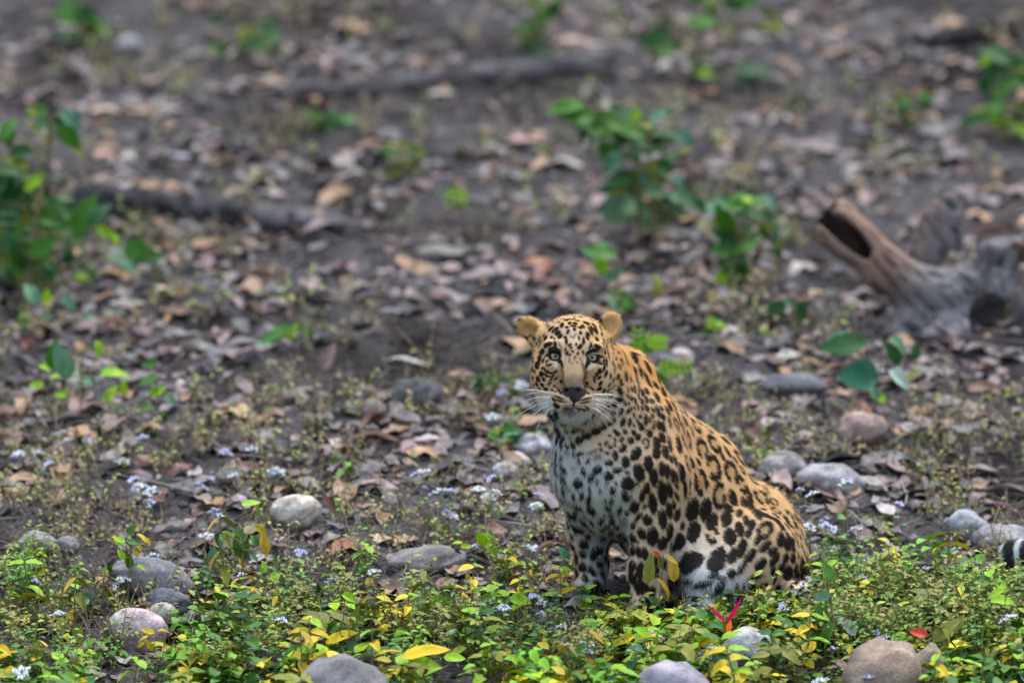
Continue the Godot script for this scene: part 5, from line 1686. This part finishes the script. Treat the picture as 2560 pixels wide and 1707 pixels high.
func dry_tone() -> Color:
	var pick := rng.randf()
	var c := lin(118, 106, 102)
	if pick < 0.24:
		c = lin(164, 132, 126)
	elif pick < 0.44:
		c = lin(132, 119, 116)
	elif pick < 0.56:
		c = lin(192, 146, 102)
	elif pick < 0.65:
		c = lin(130, 70, 42)
	elif pick < 0.80:
		c = lin(60, 49, 46)
	elif pick < 0.86:
		c = lin(198, 182, 170)
	c = c * rng.randf_range(0.35, 0.95)
	c.a = 1.0
	return c


func fallen_leaves():
	fallen("big glossy rust-brown leaf, humped and curled, lying behind the weeds", -0.39, -0.464, 0.196, 0.098, -8, lin(150, 80, 44), 0.5, 0.9)
	fallen("pale tan torn leaf just behind the big rust-brown leaf", -0.324, -0.579, 0.099, 0.059, -20, lin(206, 176, 140), 0.4, 0.6)
	fallen("dark maroon-brown leaf lying flat in the weeds near the bottom", -0.293, -0.155, 0.131, 0.066, 20, lin(82, 52, 40), 0.4, 0.7)
	fallen("pale buff leaf with its stalk, far left on dark litter", -1.038, -3.071, 0.112, 0.08, 8, lin(214, 182, 130), 0.25, 0.4)
	fallen("folded tan leaf behind the pale buff leaf with a stalk", -1.219, -3.336, 0.135, 0.074, 10, lin(178, 132, 88), 0.5, 0.6)
	fallen("small upright red-brown leaf on grey soil", -0.902, -2.254, 0.097, 0.049, 85, lin(126, 60, 42), 0.5, 0.5)
	fallen("tan leaf with a round dark hole, above the weeds", -0.756, -1.71, 0.134, 0.056, 25, lin(206, 168, 126), 0.3, 0.5)
	fallen("cream leaf high on the slope under the dark log", -0.84, -4.525, 0.11, 0.083, 40, lin(212, 186, 156), 0.3, 0.4)
	fallen("orange-brown leaf alone on the slope above the head", 0.102, -3.472, 0.139, 0.076, -5, lin(164, 94, 46), 0.5, 0.7)
	fallen("tan leaf under the two leafy shoots", 0.581, -3.985, 0.107, 0.064, -15, lin(206, 168, 112), 0.3, 0.4)
	fallen("broad grey-lilac leaf lying flat, far left on the slope", -1.132, -4.749, 0.226, 0.113, -12, lin(158, 146, 156), 0.25, 0.4)
	fallen("long pinkish tan leaf high up near the middle of the slope", 0.067, -4.999, 0.175, 0.052, -5, lin(188, 142, 126), 0.4, 0.4)
	fallen("broad pale tan leaf at the top below the green shoots", 0.239, -6.506, 0.174, 0.07, -4, lin(190, 156, 128), 0.3, 0.4)
	fallen("cream curled leaf in front of the hollow stump", 0.952, -3.176, 0.112, 0.056, -18, lin(212, 180, 140), 0.4, 0.8)
	fallen("dark red-brown leaf behind the cream curled leaf at the stump", 0.871, -3.072, 0.097, 0.049, -25, lin(110, 66, 50), 0.5, 0.6)
	fallen("tan leaf with a pale rim, close to the rosy oval stone", -0.635, -0.171, 0.071, 0.042, 25, lin(190, 132, 88), 0.4, 0.9)
	fallen("long pale straw leaf below the dark sliver of wood", -0.731, -0.211, 0.132, 0.033, 6, lin(196, 164, 142), 0.4, 0.3)
	fallen("pink-grey leaf leaning behind the egg-shaped stone", -0.629, -1.011, 0.081, 0.049, 60, lin(150, 116, 108), 0.4, 0.4)
	fallen("salmon-pink leaf on the slope, left below the long log", -1.351, -4.73, 0.077, 0.062, 0, lin(206, 146, 122), 0.3, 0.5)
	fallen("pale tan leaf at the far left under the upper log", -1.391, -5.376, 0.118, 0.05, -5, lin(206, 172, 140), 0.4, 0.5)
	fallen("pinkish leaf standing on edge in the litter", -0.556, -2.212, 0.092, 0.046, -60, lin(176, 142, 130), 0.4, 0.4)
	fallen("chestnut leaf curled beside the pinkish round stone", 0.677, -1.585, 0.122, 0.043, 30, lin(112, 72, 50), 0.5, 0.8)
	fallen("dusky pink leaf between the rocks upslope of the back", 0.689, -1.86, 0.102, 0.043, -20, lin(168, 130, 122), 0.4, 0.7)
	fallen("brown leaf tucked beneath the yellow leaf by the pink flower", 0.417, 0.099, 0.119, 0.054, -38, lin(122, 74, 46), 0.4, 0.6)
	fallen("rust leaf beside the rosy oval stone", -0.827, 0.048, 0.066, 0.033, 30, lin(120, 64, 42), 0.5, 0.5)
	fallen("large lilac-brown leaf under the small seedling at left", -1.227, -2.31, 0.104, 0.063, -5, lin(146, 122, 128), 0.3, 0.4)
	fallen("dull pink leaf near the chest", 0.075, -1.064, 0.09, 0.054, -15, lin(182, 146, 132), 0.3, 0.4)
	fallen("long brown stiff leaf, slope far right", 0.909, -3.064, 0.145, 0.044, -24, lin(120, 80, 60), 0.5, 0.5)
	fallen("pale bone-grey leaf, curled into a roll, above the head", -0.194, -3.097, 0.158, 0.047, 14, lin(178, 160, 152), 0.6, 0.8)
	fallen("white-grey curled strip of leaf left of the head", -0.294, -2.212, 0.127, 0.028, 4, lin(206, 196, 186), 0.5, 0.5)
	var forms := []
	var form_words := ["flat", "folded", "curled", "rolled", "cupped", "twisted"]
	for k in 6:
		var s := Shape.new()
		add_leaf(s, Transform3D(Basis.IDENTITY, v(-0.5, 0, 0)), 1.0, [0.5, 0.46, 0.42, 0.36, 0.56, 0.4][k], [0.05, 0.4, 0.2, 0.9, 0.3, 0.2][k], [0.1, 0.2, 1.0, 0.3, 0.6, 0.7][k], [0.12, 0.1, 0.16, 0.12, 0.2, 0.35][k], Color(0.75, 0.75, 0.75), Color.WHITE, 10, 2, 0.74, 0.45)
		forms.append(s.done())
	var mats := {}
	var made := 0
	# leaves large enough to tell apart
	for i in 4000:
		if made >= 240:
			break
		var z := -7.4 + 7.0 * pow(rng.randf(), 0.7)
		var reach_x := 1.25 + maxf(-z, 0.0) * 0.085
		var x := rng.randf_range(-reach_x, reach_x)
		if in_leopard(x, z):
			continue
		var k := rng.randi_range(0, 5)
		var l := rng.randf_range(0.085, 0.18)
		var col := dry_tone()
		var q := Color8(int(col.linear_to_srgb().r * 12) * 21, int(col.linear_to_srgb().g * 12) * 21, int(col.linear_to_srgb().b * 12) * 21)
		if not mats.has(q):
			var m: StandardMaterial3D = dry.duplicate()
			m.albedo_color = q
			mats[q] = m
		var o := piece("dry_leaf", forms[k], mats[q], self, lay(x, z, rng.randf() * TAU, 0.012 + 0.012 * rng.randf(), rng.randf_range(0.0, 0.5)) * Transform3D(Basis.from_scale(Vector3.ONE * l), Vector3.ZERO))
		var tone := tone_word(q.srgb_to_linear())
		var where := place_words(x, z)
		var size := "large " if l > 0.145 else ("small " if l < 0.115 else "")
		tag(o, single_out([tone + " dry leaf, " + form_words[k] + ", " + where, size + tone + " dry leaf, " + form_words[k] + ", " + where, size + tone + " dry leaf lying " + form_words[k] + " " + where]), "leaf", "dry leaves on the ground")
		made += 1
	# the rest of the litter lies too thick to count
	for k in 6:
		var xfs := []
		var cols := PackedColorArray()
		for i in 1900:
			var z := -9.4 + 10.1 * pow(rng.randf(), 0.8)
			var x := rng.randf_range(-1.0, 1.0) * (1.9 + 0.13 * maxf(-z, 0.0))
			if in_leopard(x, z) or bumps.get_noise_2d(x * 0.9 + 5.0, z * 0.7) < rng.randf() * 0.5 - 0.38:
				continue
			var l := 0.026 + 0.115 * pow(rng.randf(), 1.4)
			if z > -0.9:
				l *= 0.7
			xfs.append(lay(x, z, rng.randf() * TAU, 0.006 + 0.016 * rng.randf(), rng.randf_range(0.0, 0.6)) * Transform3D(Basis.from_scale(Vector3.ONE * l), Vector3.ZERO))
			cols.append(dry_tone())
		stuff("leaf_litter", "layer of %s dead leaves and leaf scraps over the slope" % form_words[k], forms[k], dry, xfs, cols)


# ---------------------------------------------------------------- cover too dense to count
func undergrowth():
	# low leafy cover of the foreground
	for k in 5:
		var s := Shape.new()
		var c: Color = [lin(160, 190, 18), lin(72, 130, 26), lin(206, 188, 26), lin(112, 168, 28), lin(132, 134, 36)][k]
		for i in 9:
			var a := i * 2.4
			var h := 0.012 + 0.075 * rng.randf()
			var b := v(cos(a) * 0.03 * rng.randf(), h, sin(a) * 0.03 * rng.randf())
			var m := c * rng.randf_range(0.7, 1.15)
			m.a = 1.0
			add_leaf(s, leaf_frame(b, Vector3(cos(a), rng.randf_range(-0.3, 0.5), sin(a)), Vector3(0.1, 1, 0.4)), rng.randf_range(0.022, 0.054), rng.randf_range(0.015, 0.03), 0.2, 0.6, 0.08, m * 0.8, m, 5, 1)
			tube(s, [v(b.x * 0.3, 0, b.z * 0.3), b], [0.001, 0.0007], 3, lin(120, 118, 70), lin(96, 88, 60), 0.0, false)
		var xfs := []
		var cols := PackedColorArray()
		for i in 520:
			var z := 0.85 - 1.2 * pow(rng.randf(), 1.3)
			var x := rng.randf_range(-1.6, 1.6)
			var bare := 0.44 + 0.35 * float(absf(x - 0.35) < 0.42 and z < 0.06) - 1.25 * clampf(z - 0.02, 0.0, 0.46) - 0.5 * clampf((x - 0.55) * 2.0, 0.0, 1.0)
			if bumps.get_noise_2d(x * 1.7 + 200.0, z * 2.2) < -0.06 and rng.randf() < 0.8:
				continue
			if i % 8 == 0:
				z -= 0.9 * rng.randf()
			elif i % 9 == 1:
				x = rng.randf_range(0.2, 0.95)
				z = rng.randf_range(0.09, 0.3) - 0.3 * maxf(x - 0.6, 0.0)
				bare = -1.0
			if in_leopard(x, z) or on_stone(x, z) or bumps.get_noise_2d(x * 2.6 + k * 3.0, z * 2.2) < bare:
				continue
			xfs.append(Transform3D(Basis.from_euler(v(rng.randf_range(-0.2, 0.2), rng.randf() * TAU, rng.randf_range(-0.2, 0.2))).scaled(Vector3.ONE * rng.randf_range(0.6, 1.25)), on_ground(x, z, -0.003)))
			cols.append(Color.WHITE * rng.randf_range(0.55, 1.2))
		stuff("ground_cover", ["lime leafy ground cover in the foreground", "dark green leafy ground cover in the foreground", "yellow leafy ground cover in the foreground", "fresh green leafy ground cover in the foreground", "olive leafy ground cover in the foreground"][k], s.done(), green, xfs, cols)
	# taller stalky weeds, thickest in front of the tail
	for k in 3:
		var s := Shape.new()
		for i in 5:
			var a := i * 2.4 + k
			var h := rng.randf_range(0.08, 0.15)
			var top := v(cos(a) * h * 0.3, h, sin(a) * h * 0.3)
			tube(s, [Vector3.ZERO, top * 0.5 + v(0, 0.01, 0), top], [0.0014, 0.0012, 0.0007], 3, lin(150, 152, 92), lin(122, 112, 74), 0.0, false)
			for j in 7:
				var b := top * (0.2 + 0.12 * j)
				var d := j * 2.4 + a
				var g: Color = [[lin(150, 170, 60), lin(176, 168, 60), lin(120, 150, 62)], [lin(112, 150, 62), lin(86, 132, 56), lin(150, 172, 70)], [lin(150, 140, 72), lin(168, 160, 96), lin(132, 140, 60)]][k][j % 3]
				add_leaf(s, leaf_frame(b, Vector3(cos(d), rng.randf_range(-0.2, 0.7), sin(d)), Vector3(0.1, 1, 0.5)), rng.randf_range(0.014, 0.03), rng.randf_range(0.006, 0.013), 0.3, 0.6, 0.1, g * 0.8, g, 4, 1)
		var xfs := []
		var cols := PackedColorArray()
		for i in 420:
			var z := 0.55 - 0.95 * rng.randf()
			var x := rng.randf_range(-1.6, 1.6)
			if i % 4 == 0:
				x = rng.randf_range(0.78, 1.35)
				z = rng.randf_range(-0.12, 0.32)
			elif bumps.get_noise_2d(x * 2.0 + 60.0 + k * 5.0, z * 2.0) < 0.08 + 0.35 * float(absf(x - 0.35) < 0.42 and z < 0.06) - 0.3 * clampf(z, 0.0, 0.5):
				continue
			if in_leopard(x, z) or on_stone(x, z):
				continue
			xfs.append(Transform3D(Basis.from_euler(v(rng.randf_range(-0.25, 0.25), rng.randf() * TAU, rng.randf_range(-0.25, 0.25))).scaled(Vector3.ONE * rng.randf_range(0.5, 1.1)), on_ground(x, z, -0.003)))
			cols.append(Color.WHITE * rng.randf_range(0.75, 1.2))
		stuff("stalky_weeds", ["lime stalky weeds in the foreground", "green stalky weeds in the foreground", "straw-green stalky weeds in the foreground"][k], s.done(), green, xfs, cols)
	# dry fine weeds behind it
	for k in 4:
		var s := Shape.new()
		for i in 9:
			var a := i * 2.1
			var h := rng.randf_range(0.04, 0.1)
			var top := v(cos(a) * h * 0.5, h, sin(a) * h * 0.5)
			var c: Color = [lin(166, 146, 112), lin(130, 110, 78), lin(146, 142, 84), lin(176, 160, 134)][k] * rng.randf_range(0.7, 1.1)
			c.a = 1.0
			tube(s, [Vector3.ZERO, top * 0.5 + v(0, 0.008, 0), top], [0.0012, 0.001, 0.0006], 3, c, c * 0.8, 0.0, false)
			for j in 2:
				var b := top * (0.45 + 0.4 * j)
				var d := rng.randf() * TAU
				var g: Color = [lin(146, 134, 66), lin(112, 88, 58), lin(136, 152, 50), lin(156, 136, 98)][(k + j) % 4]
				add_leaf(s, leaf_frame(b, Vector3(cos(d), rng.randf_range(-0.5, 0.5), sin(d)), Vector3(0.1, 1, 0.5)), rng.randf_range(0.01, 0.02), 0.008, 0.3, 0.8, 0.1, g * 0.8, g, 3, 1)
		var xfs := []
		var cols := PackedColorArray()
		for i in 420:
			var z := 0.2 - 2.2 * pow(rng.randf(), 1.2)
			var x := rng.randf_range(-1.9, 1.9)
			if in_leopard(x, z) or bumps.get_noise_2d(x * 1.6 + 30.0, z * 1.4) < -0.1:
				continue
			xfs.append(Transform3D(Basis.from_euler(v(rng.randf_range(-0.3, 0.3), rng.randf() * TAU, rng.randf_range(-0.3, 0.3))).scaled(Vector3.ONE * rng.randf_range(0.6, 1.2)), on_ground(x, z, -0.003)))
			cols.append(Color.WHITE * rng.randf_range(0.75, 1.2))
		# and thinner up the slope
		for i in 250:
			var z := -2.0 - 7.2 * rng.randf()
			var x := rng.randf_range(-1.0, 1.0) * (1.9 + 0.13 * maxf(-z, 0.0))
			if bumps.get_noise_2d(x * 0.9 + 11.0, z * 0.8) < 0.0:
				continue
			xfs.append(Transform3D(Basis.from_euler(v(rng.randf_range(-0.3, 0.3), rng.randf() * TAU, rng.randf_range(-0.3, 0.3))).scaled(Vector3.ONE * rng.randf_range(0.9, 1.8)), on_ground(x, z, -0.003)))
			cols.append(Color.WHITE * rng.randf_range(0.6, 1.1))
		stuff("dry_weeds", ["straw-coloured fine weeds around the leopard", "brown fine weeds around the leopard", "olive fine weeds around the leopard", "pale dead weeds around the leopard"][k], s.done(), dry, xfs, cols)
